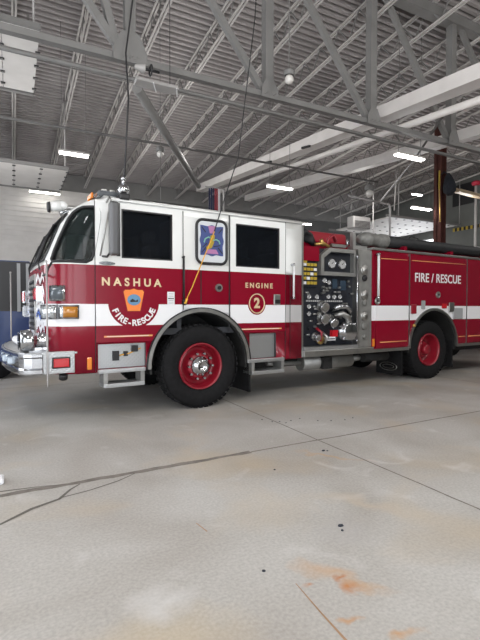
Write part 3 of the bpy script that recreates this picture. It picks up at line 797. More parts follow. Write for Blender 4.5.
# steel column with ports
cb = MB(); cb.box(2.96, 3.31, .0, .5, .70, 2.38, ALU, bev=.01); cb.box(2.95, 2.99, -.02, .1, .70, 2.38, STEEL); cb = cb.build('pump_side_column', TR)
for z, r in ((2.03, .09), (1.60, .085), (1.24, .08)):
    b = MB(); b.lathe([(0, r), (-.02, r), (-.03, r*.8), (-.025, r*.55), (-.04, r*.5), (-.04, 0)], STEEL, (3.12, 0, z), 'Y', 24); b.build('round_port', cb)
for z, r in ((1.89, .05), (1.47, .05), (1.07, .07), (.88, .04)):
    b = MB(); b.lathe([(0, r), (-.03, r), (-.04, r*.7), (-.04, 0)], BLACK if z > 1.8 else HOSEGREY, (3.12, 0, z), 'Y', 20); b.build('port_cap', cb)
# above the pump panel: crosslay tray
b = MB(); b.box(1.82, 3.25, .3, 2.2, 2.36, 2.50, RED); b.box(2.3, 3.2, .5, 2.0, 2.50, 2.72, mat('red_vinyl', (.3, .008, .02), .35), bev=.05); b.build('crosslay_cover', TR)
b = MB()
for k in range(4): b.tube([(1.85+.02*k, .25+.08*k, 2.46+.03*k), (1.98, .2+.06*k, 2.62-.02*k), (2.12, .24, 2.58-.03*k), (2.25, .3, 2.44)], .05, HOSE, 10)
b.tube([(2.15, .15, 2.42), (2.3, .1, 2.44), (2.42, .12, 2.40), (2.48, .2, 2.42)], .025, BRASS, 8); b.cyl((2.30, .12, 2.40), (2.24, .1, 2.50), .03, BRASS, n=12)
b.build('folded_hose_bundle', TR)
b = MB(); b.tube([(2.40, .15, 2.38), (2.42, .12, 2.52), (2.52, .12, 2.60), (2.60, .15, 2.5)], .03, RIMRED, 8); b.box(2.48, 2.8, .1, .16, 2.40, 2.45, STEEL); b.box(2.94, 3.0, .08, .16, 2.36, 2.68, ALU); b.cyl((2.82, .1, 2.42), (2.82, .1, 2.56), .02, CHROME, n=10)
b.build('deck_fittings', TR)
b = MB(); b.box(3.02, 3.3, .1, .5, 2.36, 2.46, ALU); b.build('walkway_plate', TR)

# ---- rear body
X0, X1 = 3.31, 8.15
body = bandslab(X0, X1, [.63, 1.155, 1.42, 2.40], [RED, STRIPE, RED], 0, W, 'rear_body', TR)
RX, RZ, RR = 5.0, .63, .72
cs = [cylcut(RX, RZ, RR, -.3, .75), cylcut(RX, RZ, RR, W-.75, W+.3), boxcut(X0+.25, X1+.2, .35, W-.35, 2.0, 2.6)]
boolean(body, cs); kill(*cs)
for yy in ((.0, .75), (W, W-.75)): well(RX, RZ, RR, *yy)
arch_trim(RX, RZ, RR-.02, .045, -.04, .02, STEEL, 'wheel_arch_trim')
arch_trim(RX, RZ, RR-.03, .06, W+.04, W-.02, STEEL, 'wheel_arch_trim')
b = MB(); b.box(X0, 4.27, -.03, .02, .60, .655, STEEL); b.box(5.74, X1, -.03, .02, .60, .655, STEEL); b.build('body_sill_rail', TR)
b = MB(); b.box(X0-.02, X1, -.02, .12, 2.39, 2.435, STEEL, bev=.008); b.build('body_top_rail', TR)
def comp(x0, x1, z0, z1, name='compartment_door', cut=False):
    zs = [z0]+[z for z in (1.155, 1.42) if z0 < z < z1]+[z1]
    ms = [(STRIPE if 1.15 <= z < 1.41 else RED) for z in zs[:-1]]
    o = bandslab(x0, x1, zs, ms, -.022, .012, name, TR)
    if cut:
        c = cylcut(RX, RZ, RR+.03, -.2, .2); boolean(o, [c]); kill(c)
    return o
c1 = comp(3.40, 4.255, .68, 2.33); c2 = comp(4.285, 6.03, .68, 2.36, cut=True); c3 = comp(6.06, 7.1, .68, 2.36); c4 = comp(7.13, 8.1, .68, 2.36)
for x in (4.262, 6.037, 7.105):
    b = MB(); b.box(x, x+.014, -.03, .0, .66, 2.38, STEEL); b.build('door_jamb_strip', TR)
handle('body_grab_rail', (3.40, -.02, 1.56), (3.40, -.02, 2.31), .021, PAPER, CHROME, .05)
for x, z, p in ((3.42, 1.50, c1), (5.10, 1.635, c2)):
    b = MB(); b.lathe([(0, .062), (-.02, .062), (-.03, .045), (-.02, .04), (-.02, 0)], STEEL, (x, -.022, z), 'Y', 20); b.bar((x-.03, -.05, z), (x+.03, -.05, z), .01, .02, BLACK); b.build('d_ring_handle', p)
b = MB(); b.tube([(3.51, -.026, 2.25), (4.2, -.026, 2.26)], .007, GOLDLINE, 6); b.build('pinstripe', c1)
b = MB(); b.tube([(4.33, -.026, 2.26), (5.98, -.026, 2.27)], .007, GOLDLINE, 6); b.build('pinstripe', c2)
b = MB(); b.tube([(3.50, -.026, .77), (4.2, -.026, .77)], .010, GOLDLINE, 6); b.build('lower_pinstripe', c1)
b = MB(); b.tube([(5.78, -.026, .80), (6.0, -.026, .80)], .010, GOLDLINE, 6); b.build('lower_pinstripe', c2)
b = MB(); b.tube([(6.1, -.026, .80), (7.0, -.026, .80)], .010, GOLDLINE, 6); b.build('lower_pinstripe', c3)
text('FIRE / RESCUE', .235, (5.12, -.026, 1.945), PAPER, 'lettering', c2, bold=.003, spacing=1.04, sx=.95)
b = MB(); b.box(3.33, 3.375, -.02, .0, .70, .84, AMBER, bev=.008); b.build('side_marker_light', TR)
for x0, x1, z0, z1, m_ in ((4.31, 4.45, 1.27, 1.45, RIMRED), (4.60, 4.70, 1.36, 1.52, SKIRT), (5.22, 5.36, 1.37, 1.47, REDLENS), (5.44, 5.60, 1.30, 1.49, STEEL), (5.58, 5.88, 1.16, 1.38, SKIRT)):
    b = MB(); b.box(x0, x1, -.05, -.022, z0, z1, m_, bev=.012); b.build('fender_fixture', c2)
b = MB(); b.sphere((4.40, -.03, 1.05), .035, BRASS, n=10); b.build('fender_vent', TR)
# hose bed: black suction hose with grey coupling along the near edge
b = MB(); b.tube([(3.75, .18, 2.60), (4.6, .18, 2.60), (6.3, .18, 2.60), (8.05, .18, 2.60)], .105, HOSE, 16); sh = b.build('suction_hose', TR)
b = MB(); b.lathe([(-.28, 0), (-.28, .07), (-.24, .09), (-.16, .10), (-.15, .125), (-.02, .13), (.0, .115), (.22, .115), (.24, .13), (.38, .13), (.40, .11)], HOSEGREY, (3.45, .18, 2.60), 'X', 24); b.build('hose_coupling', sh)
b = MB()
for x in (4.2, 5.6, 7.0, 8.0): b.box(x, x+.08, .05, .31, 2.42, 2.52, RED)
b.box(3.5, 8.1, .30, .36, 2.40, 2.58, RED); b.build('hose_tray', TR)
b = MB(); b.tube([(4.6, .3, 2.7), (4.7, .3, 2.78), (4.9, .3, 2.76), (4.95, .3, 2.7)], .012, HOSE, 8); b.build('hose_strap', TR)
b = MB(); b.box(3.6, 8.0, .4, W-.4, 2.3, 2.56, HOSE, bev=.06); b.build('hose_bed_cover', TR)
b = MB(); b.box(7.0, 7.9, .4, .9, 2.56, 2.72, RIMRED, bev=.03); b.tube([(6.6, .4, 2.66), (7.0, .45, 2.74), (7.5, .45, 2.76)], .03, PAPER, 8); b.build('red_storage_box', TR)
b = MB(); b.box(8.15, 8.5, .1, W-.1, .55, .62, DIAM); b.build('tail_step', TR)

# ================================================================== BUILDING
XL, XR, YB, YF = -5.0, 18.3, -4.0, 19.5
ZR, SL = 7.85, .077
def deckz(y): return ZR-SL*(y-6.58)
# floor with joints and cracks set into it
b = MB(); b.box(XL-.2, XR+.2, YB, YF+.2, -.3, 0, CONC)
def strip(pts, w, m, z=.0015):
    w = w if isinstance(w, list) else [w]*len(pts); A = []; 
    for i, (x, y) in enumerate(pts):
        a = Vector(pts[max(i-1, 0)]); c = Vector(pts[min(i+1, len(pts)-1)]); d = (c-a).normalized(); n = Vector((-d.y, d.x))
        A.append((b.bm.verts.new((x+n.x*w[i]/2, y+n.y*w[i]/2, z)), b.bm.verts.new((x-n.x*w[i]/2, y-n.y*w[i]/2, z))))
    for i in range(len(A)-1): b.face([A[i][0], A[i][1], A[i+1][1], A[i+1][0]], m)
rr = random.Random(5)
def rough(x0, y0, x1, y1, n, j):
    return [(x0+(x1-x0)*i/n+rr.uniform(-j, j), y0+(y1-y0)*i/n+rr.uniform(-j, j)) for i in range(n+1)]
strip(rough(-5, 3.55, 2.0, 3.64, 60, .008), [.055+rr.uniform(-.02, .02) for i in range(61)], JOINT)
strip(rough(2.0, 3.64, 18, 3.98, 90, .004), .022, JOINT)
strip(rough(2.80, 5.6, 2.80, -4, 60, .003), .016, JOINT)
strip(rough(2.85, 19, 2.80, 5.6, 20, .003), .016, JOINT)
strip(rough(7.6, 19, 7.6, -4, 40, .003), .016, JOINT)
strip(rough(-5, 8.4, 18, 8.8, 40, .003), .016, JOINT)
strip([(-.6, 2.9), (-.087, 3.13), (.10, 3.28), (.28, 3.36), (.37, 3.50), (.45, 3.58)], [.02, .022, .032, .026, .02, .012], CRACK, .0018)
strip([(.30, 3.38), (.50, 3.42), (.72, 3.50), (.88, 3.60)], [.012, .012, .014, .01], CRACK, .0018)
strip([(-.6, 3.66), (-.1, 3.70), (.2, 3.66), (.4, 3.60)], [.012, .02, .012, .01], CRACK, .0018)
strip([(1.02, 2.58), (1.04, 2.45)], [.006, .008], RUST, .0016)
strip([(1.23, 1.78), (1.21, 1.55), (1.20, 1.38), (1.18, 1.2)], [.004, .008, .012, .01], RUST, .0016)
b = b.build('floor', recalc=False); struct(b)
# corrugated roof deck
d = MB(); pitch = .17; prof = []
y = YB
while y < YF+.2:
    z = deckz(y); prof += [(y, z), (y+.07, z), (y+.08, z+.085), (y+.16, z+.085)]; y += pitch
xs = (XL-.2, XR+.2); VV = [[d.bm.verts.new((x, yy, zz)) for yy, zz in prof] for x in xs]
for i in range(len(prof)-1): d.face([VV[0][i], VV[1][i], VV[1][i+1], VV[0][i+1]], DECK)
o = struct(d.build('ceiling')); md = o.modifiers.new('s', 'SOLIDIFY'); md.thickness = .02; md.offset = 1
# walls
b = MB(); b.box(XL, XR, YF, YF+.2, 0, deckz(YF)+.1, WALLDK); struct(b.build('wall_far'))
b = MB(); b.box(XL, XR, YF-.25, YF, deckz(YF)-.70, deckz(YF)-.02, STEELGREY); struct(b.build('trim_1'))
def gable(x0, x1, m, name, holes=()):
    b = MB(); b.prism([(YB, 0), (YF+.2, 0), (YF+.2, deckz(YF+.2)+.15), (YB, deckz(YB)+.15)], x0, x1, m, 'YZ'); o = b.build(name)
    cs = []
    for y0, y1, z0, z1 in holes: cs.append(boxcut(x0-.2, x1+.2, y0, y1, z0, z1))
    if cs: boolean(o, cs); kill(*cs)
    return struct(o)
gable(XR, XR+.2, WALL, 'wall_right', [(12.65, 13.75, 6.15, 7.0), (14.3, 17.9, -.1, 4.8)])
gable(XL-.2, XL, WALL, 'wall_left', [(-2.5, 1.8, -.1, 5.0), (4.2, 8.8, -.1, 5.0), (10.9, 15.4, -.1, 4.9)])
b = MB(); b.box(XR-.02, XR+.04, 12.6, 13.8, 6.1, 7.05, BLACK); struct(b.build('window_1'))
b = MB(); b.box(XL-.2, XR+.2, YB-.2, YB, 0, deckz(YB)+.1, WALL); bw_ = b.build('wall_back')
cs = [boxcut(x, x+3.6, YB-.5, YB+.3, -.1, 4.5) for x in (-4.5, -.4)]
boolean(bw_, cs); kill(*cs); struct(bw_)
# closed ribbed white door at the far left
b = MB(); b.box(-3.8, 3.1, YF-.40, YF-.27, 0, 6.12, DOORWHT)
z = .2
while z < 6.0: b.box(-3.8, 3.1, YF-.43, YF-.40, z, z+.06, DOORWHT); z += .19
struct(b.build('door_1'))
# closed door at far right leaf, visible below the open panel
b = MB(); b.box(12.0, 17.6, YF-.12, YF-.02, 0, 4.9, DOORWHT)
z = .3
while z < 4.8: b.box(12.0, 17.6, YF-.14, YF-.12, z, z+.05, WALLDK); z += .6
struct(b.build('door_2'))
# yellow and black hazard strip
hz = MB()
for k in range(16):
    y = 12.0+k*.11; hz.box(XR-.03, XR, y, y+.11, 4.95, 5.10, YELLOW if k % 2 else BLACK)
tag(hz.build('hazard_strip'), 'yellow and black striped strip along the right end wall', 'warning strip')

# main truss (welded hollow sections)
tt = thing('roof_truss', 'deep grey steel truss with square posts running across the whole hall', 'roof truss', (0, 6.58, 0))
def part(name, p0, p1, w, h, m=STEELGREY, parent=None):
    b = MB(); b.bar(p0, p1, w, h, m); return b.build(name, parent)
part('bottom_chord', (XL, 0, 5.01), (XR, 0, 5.02), .11, .09, parent=tt)
part('top_chord', (XL, 0, 7.66), (XR, 0, 7.66), .22, .20, parent=tt)
nodes_x = [-3.15, -.80, 1.57, 3.93, 6.29, 8.62, 11.0, 13.35, 15.7]
for i, x in enumerate(nodes_x):
    part('post', (x, 0, 5.05), (x, 0, 7.6), .15, .15, parent=tt, m=STEELGREY)
    b = MB(); g = .85 if i == 2 else .55; b.prism([(x-.30*g, 4.94), (x-.30*g, 5.10), (x-.16*g, 5.06+.36*g), (x+.14*g, 5.06+.36*g), (x+.28*g, 5.10), (x+.28*g, 4.94)], -.10, -.085, STEELGREY)
    for k in range(6): b.cyl((x-.1+.04*k, -.10, 5.0+.03*(k % 2)), (x-.1+.04*k, -.112, 5.0+.03*(k % 2)), .012, STEELGREY, n=6)
    b.build('gusset_plate', tt)
    if x > 0: part('diagonal', (x-.12, 0, 5.10), (x-.12-1.98*(1.0 if i != 5 else .95), 0, 7.6), .09, .10, parent=tt)
part('diagonal', (1.4, .0, 5.1), (.72, .0, 7.6), .10, .10, parent=tt)
# joists
j = thing('open_web_joist', '', 'roof joist', (1.40, 0, 0))
y0, y1 = -3.9, YF-.05
for nm, dz, w in (('top_chord', -.05, .09), ('bottom_chord', -.52, .09)):
    b = MB()
    for s in (-.032, .032): b.bar((s, y0, deckz(y0)+dz), (s, y1, deckz(y1)+dz), .036, .032, JOIST)
    b.build(nm, j)
b = MB(); y = y0; k = 0
while y < y1-.35:
    a, c = (-.05, -.52) if k % 2 == 0 else (-.52, -.05)
    b.bar((0, y, deckz(y)+a), (0, y+.33, deckz(y+.33)+c), .022, .022, STEELGREY); y += .33; k += 1
b.build('web', j)
jx = [1.40+1.31*k for k in range(-4, 13)]
names = {-4: 'first', }
for k, x in zip(range(-4, 13), jx):
    o = j if k == 0 else copy_tree(j)
    o.location = (x, 0, 0)
    o['label'] = 'pale open-web steel joist under the corrugated deck, running from front to back'
    o['group'] = 'roof joists under the deck'
# sprinkler mains & conduits across
def pipe(name, pts, r, m, label, cat, n=10):
    b = MB(); b.tube(pts, r, m, n); return tag(b.build(name), label, cat)
pipe('sprinkler_pipe', [(XL+.1, 6.38, 4.66), (17.9, 6.38, 4.63)], .032, GALVDK, 'long grey pipe hung just below the bottom chord of the big truss', 'pipe')
pipe('conduit', [(XL+.1, 9.45, 4.93), (2.91, 9.45, 4.97), (9.3, 9.45, 4.98)], .025, GALVDK, 'thin conduit carrying a globe lamp, behind the big truss', 'pipe')
pipe('bridging_rod', [(XL+.1, 11.0, 6.95), (17, 11.0, 6.95)], .012, STEELGREY, 'thin steel bridging rod tying the joists together halfway back', 'rod')
pipe('sprinkler_branch', [(7.8, 6.1, 5.3), (9.2, 8.0, 5.25), (12.4, 12.5, 5.4)], .025, GALVDK, 'slim branch pipe under the joists on the right', 'pipe')
# white rails going from the near right to the far wall
def beam(name, p0, p1, w, h, m, label, cat):
    b = MB(); b.bar(p0, p1, w, h, m); return tag(b.build(name), label, cat)
beam('exhaust_duct', (7.05, 2.5, 5.10), (7.05, 17.3, 6.40), .34, .26, DUCT, 'widest white square duct, rising from the upper right to the far wall', 'duct')
pipe('exhaust_pipe', [(7.3, 2.5, 4.8), (7.3, 8.0, 5.28), (7.3, 16.6, 6.05)], .07, DUCT, 'slender white round pipe running just beneath the widest white duct', 'pipe', 14)
beam('exhaust_duct', (9.45, 5.2, 5.28), (9.45, 17.6, 6.35), .26, .24, DUCT, 'narrower white square duct to the right of the widest one', 'duct')
b = MB()
for y in (6.9, 9.3, 11.2):
    z = 5.46+(y-6.58)*.088; b.bar((6.82, y, z-.16), (6.82, y+.35, z-.10), .05, .05, BLACK)
tag(b.build('duct_clip'), 'small black fittings clipped along the near white duct', 'fitting')
pipe('brace_strut', [(1.72, 6.75, 4.72), (4.80, 11.9, 4.90)], .075, STEELGREY, 'thick round grey strut slanting from the big truss down towards the cab roof', 'strut', 14)
# lamps
def tubelight(x, y, z, L, label, rz=0., w=.12):
    t = thing('strip_light', label, 'ceiling light', (x, y, z), rz, 'fluorescent strip lights')
    b = MB(); b.prism([(-w/2, 0), (w/2, 0), (w/2*.7, .05), (-w/2*.7, .05)], -L/2, L/2, DOORWHT, 'YZ'); b.build('housing', t)
    b = MB(); b.cyl((-L/2+.02, -.04, -.015), (L/2-.02, -.04, -.015), .022, TUBE, n=8); b.cyl((-L/2+.02, .04, -.015), (L/2-.02, .04, -.015), .022, TUBE, n=8); b.build('tube', t)
    b = MB()
    top = min(deckz(y)-.1-z, 3)
    b.cyl((-L*.4, 0, .07), (-L*.4, 0, top), .006, STEELGREY, n=6); b.cyl((L*.4, 0, .07), (L*.4, 0, top), .006, STEELGREY, n=6); b.build('hanger', t)
    return t
tubelight(1.22, 10.2, 4.72, .62, 'lit strip light hanging above the front of the fire engine')
tubelight(6.55, 10.3, 4.7, .80, 'lit strip light hanging above the back of the engine cab, left of the pump')
tubelight(7.78, 6.95, 4.7, .85, 'brightest lit strip light, beneath the big truss at the right')
tubelight(12.1, 10.3, 4.7, .9, 'lit strip light close to the brown column on the right')
tubelight(1.15, 18.6, 5.85, 1.1, 'lit strip light glowing against the white ribbed door at far left')
tubelight(11.0, 15.5, 5.0, .9, 'lit strip light low above the pump, in front of the far wall')
tubelight(16.5, 14.3, 6.6, .6, 'small lit strip light far back high on the right')
t = thing('strip_light', 'unlit white twin-tube shop light tilted under the big truss at upper left', 'ceiling light', (1.86, 6.2, 4.52), 0)
b = MB(); b.prism([(-.10, .0), (.10, 0), (.07, .06), (-.07, .06)], -.30, .30, GALV, 'YZ'); b.build('housing', t)
b = MB(); b.bar((-.08, -.12, -.003), (.03, .12, -.003), .015, .01, PAPER); b.bar((.26, -.12, -.003), (.35, .12, -.003), .015, .01, PAPER); b.build('reflector_edge', t)
b = MB(); b.cyl((.2, 0, .09), (.2, .0, 3.1), .005, BLACK, n=6); b.build('hanger', t)
def globe(x, y, z, label, r=.10, top=None):
    t = thing('globe_lamp', label, 'lamp', (x, y, z))
    b = MB(); b.sphere((0, 0, 0), r, mat('globe_white', (.62, .6, .57), .4), n=16); b.build('globe', t)
    b = MB(); b.lathe([(r*.8, r*1.0), (r*1.3, r*1.3), (r*1.9, r*1.2), (r*2.3, r*.5), (r*2.4, 0)], STEELGREY, (0, 0, 0), 'Z', 16); b.build('ballast', t)
    b = MB(); b.cyl((0, 0, r*2.3), (0, 0, top if top else min(1.6, deckz(y)-z)), .008, STEELGREY, n=6); b.build('hanger', t)
globe(4.10, 6.17, 5.15, 'round globe lamp hanging beside the second truss post from the left', .075, 2.2)
globe(2.91, 9.45, 4.75, 'small round globe lamp fixed beneath the thin conduit', .075, .18)
globe(9.9, 10.4, 4.95, 'round white globe lamp above the right end of the pump', .12, 2.5)
t = thing('speaker_horn', 'round horn speaker with a black ring clamped below the truss node at upper left', 'speaker', (1.72, 6.42, 4.86))
b = MB(); b.lathe([(-.12, .03), (-.08, .04), (.02, .065), (.03, .065), (-.06, .03)], GALV, (0, 0, 0), 'X', 20); b.build('horn', t)
b = MB(); b.tube([(.12, .075*cos(k*pi/10), .075*sin(k*pi/10)) for k in range(20)], .012, BLACK, 6, closed=True); b.cyl((-.1, 0, 0), (.25, 0, 0), .02, BLACK, n=8); b.build('clamp_ring', t)

for i, (x, y) in enumerate([(-1.5, 1.0), (2.5, .5), (6.5, .5), (10.5, 1.5), (-2.5, 6.0), (4.0, 10.3), (12.0, 3.0), (14.5, 5.5), (11.6, 12.6), (4.5, 14.5), (.2, 11.9), (14.5, 10.5)]):  # point lights without fixtures, added to brighten the floor, truck and roof deck
    l = bpy.data.lights.new('fill_light', 'POINT'); l.energy = (230 if x < 8 else 110) if y < 2 else 58; l.shadow_soft_size = .35; l.color = (1, .97, .93)
    lo = bpy.data.objects.new('fill_light', l); lo.location = (x, y, 5.3 if x != .2 else 4.3); COL.objects.link(lo)
# open overhead doors lying horizontally under the roof
def overhead(x0, x1, y0, y1, z, label, along='X', skew=0.):
    t = thing('overhead_door', label, 'garage door', (0, 0, 0))
    n = 9
    for k in range(n):
        a = y0+(y1-y0)*k/n; c = y0+(y1-y0)*(k+1)/n
        if along == 'X':
            a = x0+(x1-x0)*k/n; c = x0+(x1-x0)*(k+1)/n
            b = MB(); b.box(a, c-.012, y0, y1, z, z+.05, DOORWHT); o = b.build('door_panel', t)
            h = MB()
            for q in range(5): yy = y0+.2+(y1-y0-.4)*q/4; h.box(c-.05, c+.03, yy-.03, yy+.03, z-.02, z, BLACK)
            h.build('hinge_row', o)
    b = MB(); b.box(x0-.4, x1, y0-.10, y0-.04, z-.03, z+.06, STEELGREY); b.box(x0-.4, x1, y1+.04, y1+.10, z-.03, z+.06, STEELGREY); b.build('track', t)
    b = MB(); zt = deckz((y0+y1)/2)-.5
    for x in (x0+.3, x1-.1):
        for y in (y0-.07, y1+.07): b.cyl((x, y, z+.05), (x, y, min(deckz(y)-.1, zt+.5)), .02, GALV, n=6)
    b.build('track_hanger', t)
    return t
overhead(-4.6, .45, 7.9, 10.2, 5.85, 'raised white overhead door at top left, above the truss bottom chord')
overhead(-4.6, 1.42, 13.1, 15.5, 5.2, 'raised white overhead door over the blue vehicle at far left')
overhead(13.9, 18.1, 13.3, 16.8, 5.15, 'raised white overhead door behind the hose bed at right')

# hanging cables
def cable(name, P, r, m, label, extra=None):
    t = thing(name, label, 'cable', P[0]) if extra else None
    return t
def tw(x, y, z):
    a = radians(3.2194); return (2.2713+x*cos(a)-y*sin(a), 5.5959+x*sin(a)+y*cos(a), z)
t = thing('power_cord', 'long black drop cord with yellow lower end plugged into the cab side', 'cable', (0, 0, 0))
b = MB(); b.tube([tw(1.22, .30, deckz(6.0)-.1), tw(.95, .10, 5.62), tw(.56, -.08, 3.48), tw(.34, -.08, 2.88), tw(.19, -.07, 2.42)], .008, CABLE, 8); b.build('upper_cord', t)
b = MB(); b.tube([tw(.19, -.07, 2.42), tw(.02, -.07, 2.03), tw(-.14, -.07, 1.66), tw(-.235, -.06, 1.46)], .007, YCABLE, 8); b.build('yellow_cord', t)
b = MB(); b.cyl(tw(-.215, -.065, 1.50), tw(-.24, -.055, 1.43), .016, YCABLE, n=10); b.build('plug', t)
b = MB(); b.tube([tw(-.50, .9, deckz(6.4)-.1), tw(-.62, .9, 5.9), tw(-.78, .75, 4.95), tw(-.82, .5, 4.2), tw(-.98, .16, 3.03)], .012, CABLE, 8)
tag(b.build('drop_cord'), 'black cord dropping from the truss to the chrome roof beacon', 'cable')
b = MB(); b.cyl((2.5, 8.1, 3.4), (2.5, 8.1, 7.72), .005, STEELGREY, n=6); tag(b.build('pull_chain'), 'thin pull chain hanging above the cab roof', 'chain')

# flag hanging behind the cab
fl = thing('flag', 'hanging red white and navy flag seen above the cab roof', 'flag', (4.25, 9.5, 2.2))
for nm, a, c, m_ in (('navy_field', -.16, -.03, FLAGBLUE), ('red_stripe', -.03, .06, FLAGRED), ('white_stripe', .06, .12, FLAGWHT)):
    b = MB(); n = 6
    for k in range(n):
        x0 = a+(c-a)*k/n; x1 = a+(c-a)*(k+1)/n
        b.box(x0, x1, .03*sin(k*2.), .03*sin(k*2.)+.02, .7, 1.98, m_)
    b.build(nm, fl)
b = MB(); b.cyl((-.25, 0, 2.0), (.25, 0, 2.0), .015, GALV, n=8); b.cyl((.22, 0, -2.2), (.22, 0, 2.0), .02, GALV, n=8); b.build('flag_pole', fl)

# brown column with hung gear bag and straps
cx, cy = 12.62, 10.0
t = thing('steel_column', 'dark red-brown steel column standing behind the hose bed', 'column', (cx, cy, 0))
b = MB(); b.box(-.13, .13, -.02, .02, 0, 7.3, BROWN); b.box(-.13, -.10, -.14, .14, 0, 7.3, BROWN); b.box(.10, .13, -.14, .14, 0, 7.3, BROWN); b.build('shaft', t)
b = MB(); b.box(-.2, .2, -.2, .2, 7.3, 7.34, BROWN); b.box(-.22, .22, -.22, .22, 0, .03, BROWN); b.build('end_plate', t)
b = MB(); b.bar((12.36, 9.82, 5.85), (12.36, 9.82, 5.25), .05, .03, YELLOW); b.bar((12.36, 9.82, 5.25), (12.42, 9.82, 4.2), .03, .03, BRASS)
tag(b.build('strap'), 'yellow strap hanging down the side of the brown column', 'strap')
b = MB(); P = [(12.50, 9.60, 5.72), (12.50, 9.60, 5.62), (12.51, 9.58, 5.48), (12.53, 9.58, 5.32), (12.55, 9.58, 5.15), (12.55, 9.58, 5.02)]
b.tube(P, [.04, .10, .15, .20, .19, .07], CLOTHBLK, 14); b.tube([(12.42, 9.80, 5.72), (12.46, 9.72, 5.80), (12.50, 9.62, 5.70)], .02, CLOTHBLK, 8)
tag(b.build('gear_bag'), 'black gear bag hung high on the brown column', 'bag')
b = MB(); b.bar((12.80, 10.1, 5.50), (13.6, 10.1, 5.45), .12, .06, BEIGE); b.bar((13.6, 10.1, 5.42), (17.5, 10.2, 5.3), .22, .10, BEIGE); b.cyl((16.8, 10.2, 5.5), (16.8, 10.2, 7.2), .015, GALV, n=6)
tag(b.build('cable_tray'), 'beige wooden shelf beam running right from the gear bag', 'beam')
t = thing('standpipe', 'white vertical pipe with a red bell on top at far right', 'pipe', (16.2, 11.2, 0))
b = MB(); b.cyl((0, 0, 0), (0, 0, 6.2), .05, GALV, n=12); b.build('pipe', t)
b = MB(); b.lathe([(0, 0), (0, .14), (.05, .17), (.12, .17), (.16, .1), (.16, 0)], FLAGRED, (-.05, -.05, 6.2), 'Z', 20); b.build('bell', t)
pipe('bent_pipe', [(9.6, 11.0, 4.98), (11.0, 11.0, 4.92), (11.35, 11.0, 4.9), (11.4, 11.0, 4.8), (11.42, 11.0, 0)], .035, GALV, 'grey pipe bending down at a right angle above the pump area', 'pipe')
pipe('conduit', [(12.2, 12.6, 0), (12.2, 12.6, 7.36)], .02, GALV, 'thin vertical conduit left of the brown column', 'pipe')
pipe('conduit', [(13.6, 12.9, 5.3), (13.75, 12.9, 7.35)], .03, GALV, 'slightly slanted hanger pipe left of the brown column', 'pipe')
t = thing('unit_heater', 'small pale grey louvred box hanging above the right end of the pump', 'heater', (12.4, 13.6, 4.80))
b = MB(); b.box(-.45, .45, -.2, .2, -.24, .24, GALV, bev=.04); b.build('casing', t)
b = MB(); 
for k in range(6): b.box(-.38, .38, -.22, -.20, -.22+k*.05, -.20+k*.05, BLACK)
b.build('louvre', t); b = MB(); b.cyl((-.4, 0, .24), (-.4, 0, 2.3), .012, STEELGREY, n=6); b.cyl((.4, 0, .24), (.4, 0, 2.3), .012, STEELGREY, n=6); b.build('hanger', t)

# blue vehicle at far left behind the engine front
t = thing('van', 'dark blue vehicle with black windows behind the front of the engine', 'van', (-1.6, 10.6, 0))
b = MB(); b.prism([(-2.3, .35), (2.05, .35), (2.08, 1.3), (2.0, 2.15), (1.9, 2.3), (-1.6, 2.3), (-2.3, 1.3)], -.95, .95, BLUEPT); vb = b.build('van_body', t)
b = MB(); b.box(-1.5, 1.98, -.965, -.95, 1.32, 2.28, BLACK); b.build('side_window', t)
for x in (-.6, .55, 1.68, 1.84):
    b = MB(); b.box(x, x+.06, -.985, -.965, 1.31, 2.25, SKIRT if x > 1.6 else DARK); b.build('window_pillar', t)
for x in (-1.4, 1.3):
    for y in (-.85, .65):
        b = MB(); b.lathe([(0, 0), (0, .34), (.2, .34), (.2, 0)], RUBBER, (x, y-.05, .34), 'Y', 24); b.build('van_wheel', t)
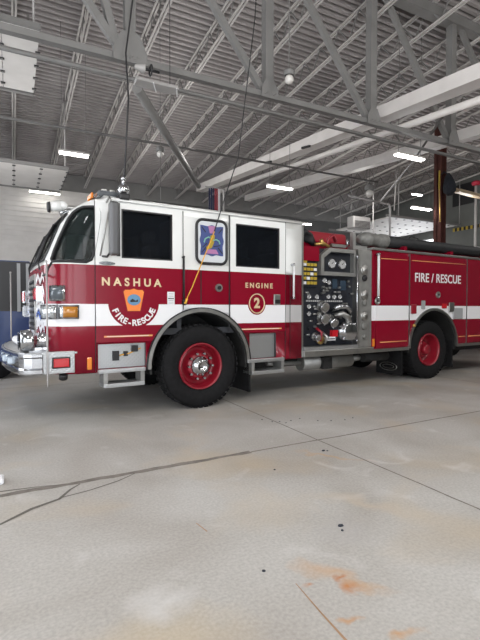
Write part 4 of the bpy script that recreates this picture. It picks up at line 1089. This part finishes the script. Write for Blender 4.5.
# second red truck behind at right
t = thing('fire_truck', 'red roof of another fire truck parked behind the hose bed', 'fire truck', (12.3, 9.6, 0))
b = MB(); b.box(-1.9, 4.0, -1.1, 1.1, .5, 2.95, RED, bev=.08); b.build('body', t)
b = MB(); b.box(-1.7, 1.0, -1.12, -1.1, 1.8, 2.5, TINT); b.build('side_window', t)
for x in (-1.0, 3.0):
    for y in (-1.1, .8): b = MB(); b.lathe([(0, 0), (0, .5), (.3, .5), (.3, 0)], RUBBER, (x, y, .5), 'Y', 28); b.build('truck_wheel', t)
b = MB(); b.tube([(.8, -.9, 2.95), (2.0, -.9, 3.1), (3.5, -.9, 3.2)], .05, PAPER, 8); b.build('roof_rail', t)

# little dark chips on the floor
chip = MB(); chip.prism([(-.012, -.006), (.004, -.011), (.014, .0), (.006, .009), (-.009, .008)], 0, .006, DEBRIS, 'XY'); chip = chip.build('gravel_chip')
spots = [(2.70, 4.64), (2.76, 4.50), (2.84, 4.46), (2.88, 4.38), (2.99, 4.44), (3.14, 4.47), (3.28, 4.29), (3.42, 4.21), (3.60, 4.17), (3.75, 4.2), (2.63, 3.35), (2.66, 3.33), (1.81, 2.13), (1.78, 2.08), (1.14, 1.94), (1.95, 3.14)]
for i, (x, y) in enumerate(spots):
    o = chip if i == 0 else copy_tree(chip)
    o.location = (x, y, .002); o.rotation_euler = (0, 0, i*1.3); o.scale = (1.5, 1.3, 1) if i in (10, 12) else (.75, .75, .8)
    tag(o, 'tiny dark chip lying loose on the pale concrete floor', 'chip', 'dark chips on the floor')
b = MB(); b.box(-.16, -.075, 3.83, 3.95, .0, .05, PAPER, bev=.015); tag(b.build('rag'), 'crumpled white rag on the floor at the left edge', 'rag')

# ================================================================== LIGHT, CAMERA
w = bpy.data.worlds.new('sky'); S.world = w; w.use_nodes = True
bg = w.node_tree.nodes['Background']; bg.inputs[0].default_value = (.93, .96, 1, 1); bg.inputs[1].default_value = 3.6
cam = bpy.data.cameras.new('camera'); co = bpy.data.objects.new('camera', cam); COL.objects.link(co)
F = 440.; tb = math.atan(852/F); pt = math.atan(11/F)
cam.sensor_fit = 'HORIZONTAL'; cam.sensor_width = 36; cam.lens = 36*F/480
fwd = Vector((cos(tb)*cos(pt), sin(tb)*cos(pt), -sin(pt)))
co.location = (0, 0, 1.36); co.rotation_euler = fwd.to_track_quat('-Z', 'Y').to_euler()
cam.clip_start = .05; cam.clip_end = 200
S.camera = co
S.view_settings.view_transform = 'Standard'; S.view_settings.look = 'None'; S.view_settings.exposure = .36; S.view_settings.gamma = 1
S.view_settings.use_curve_mapping = False
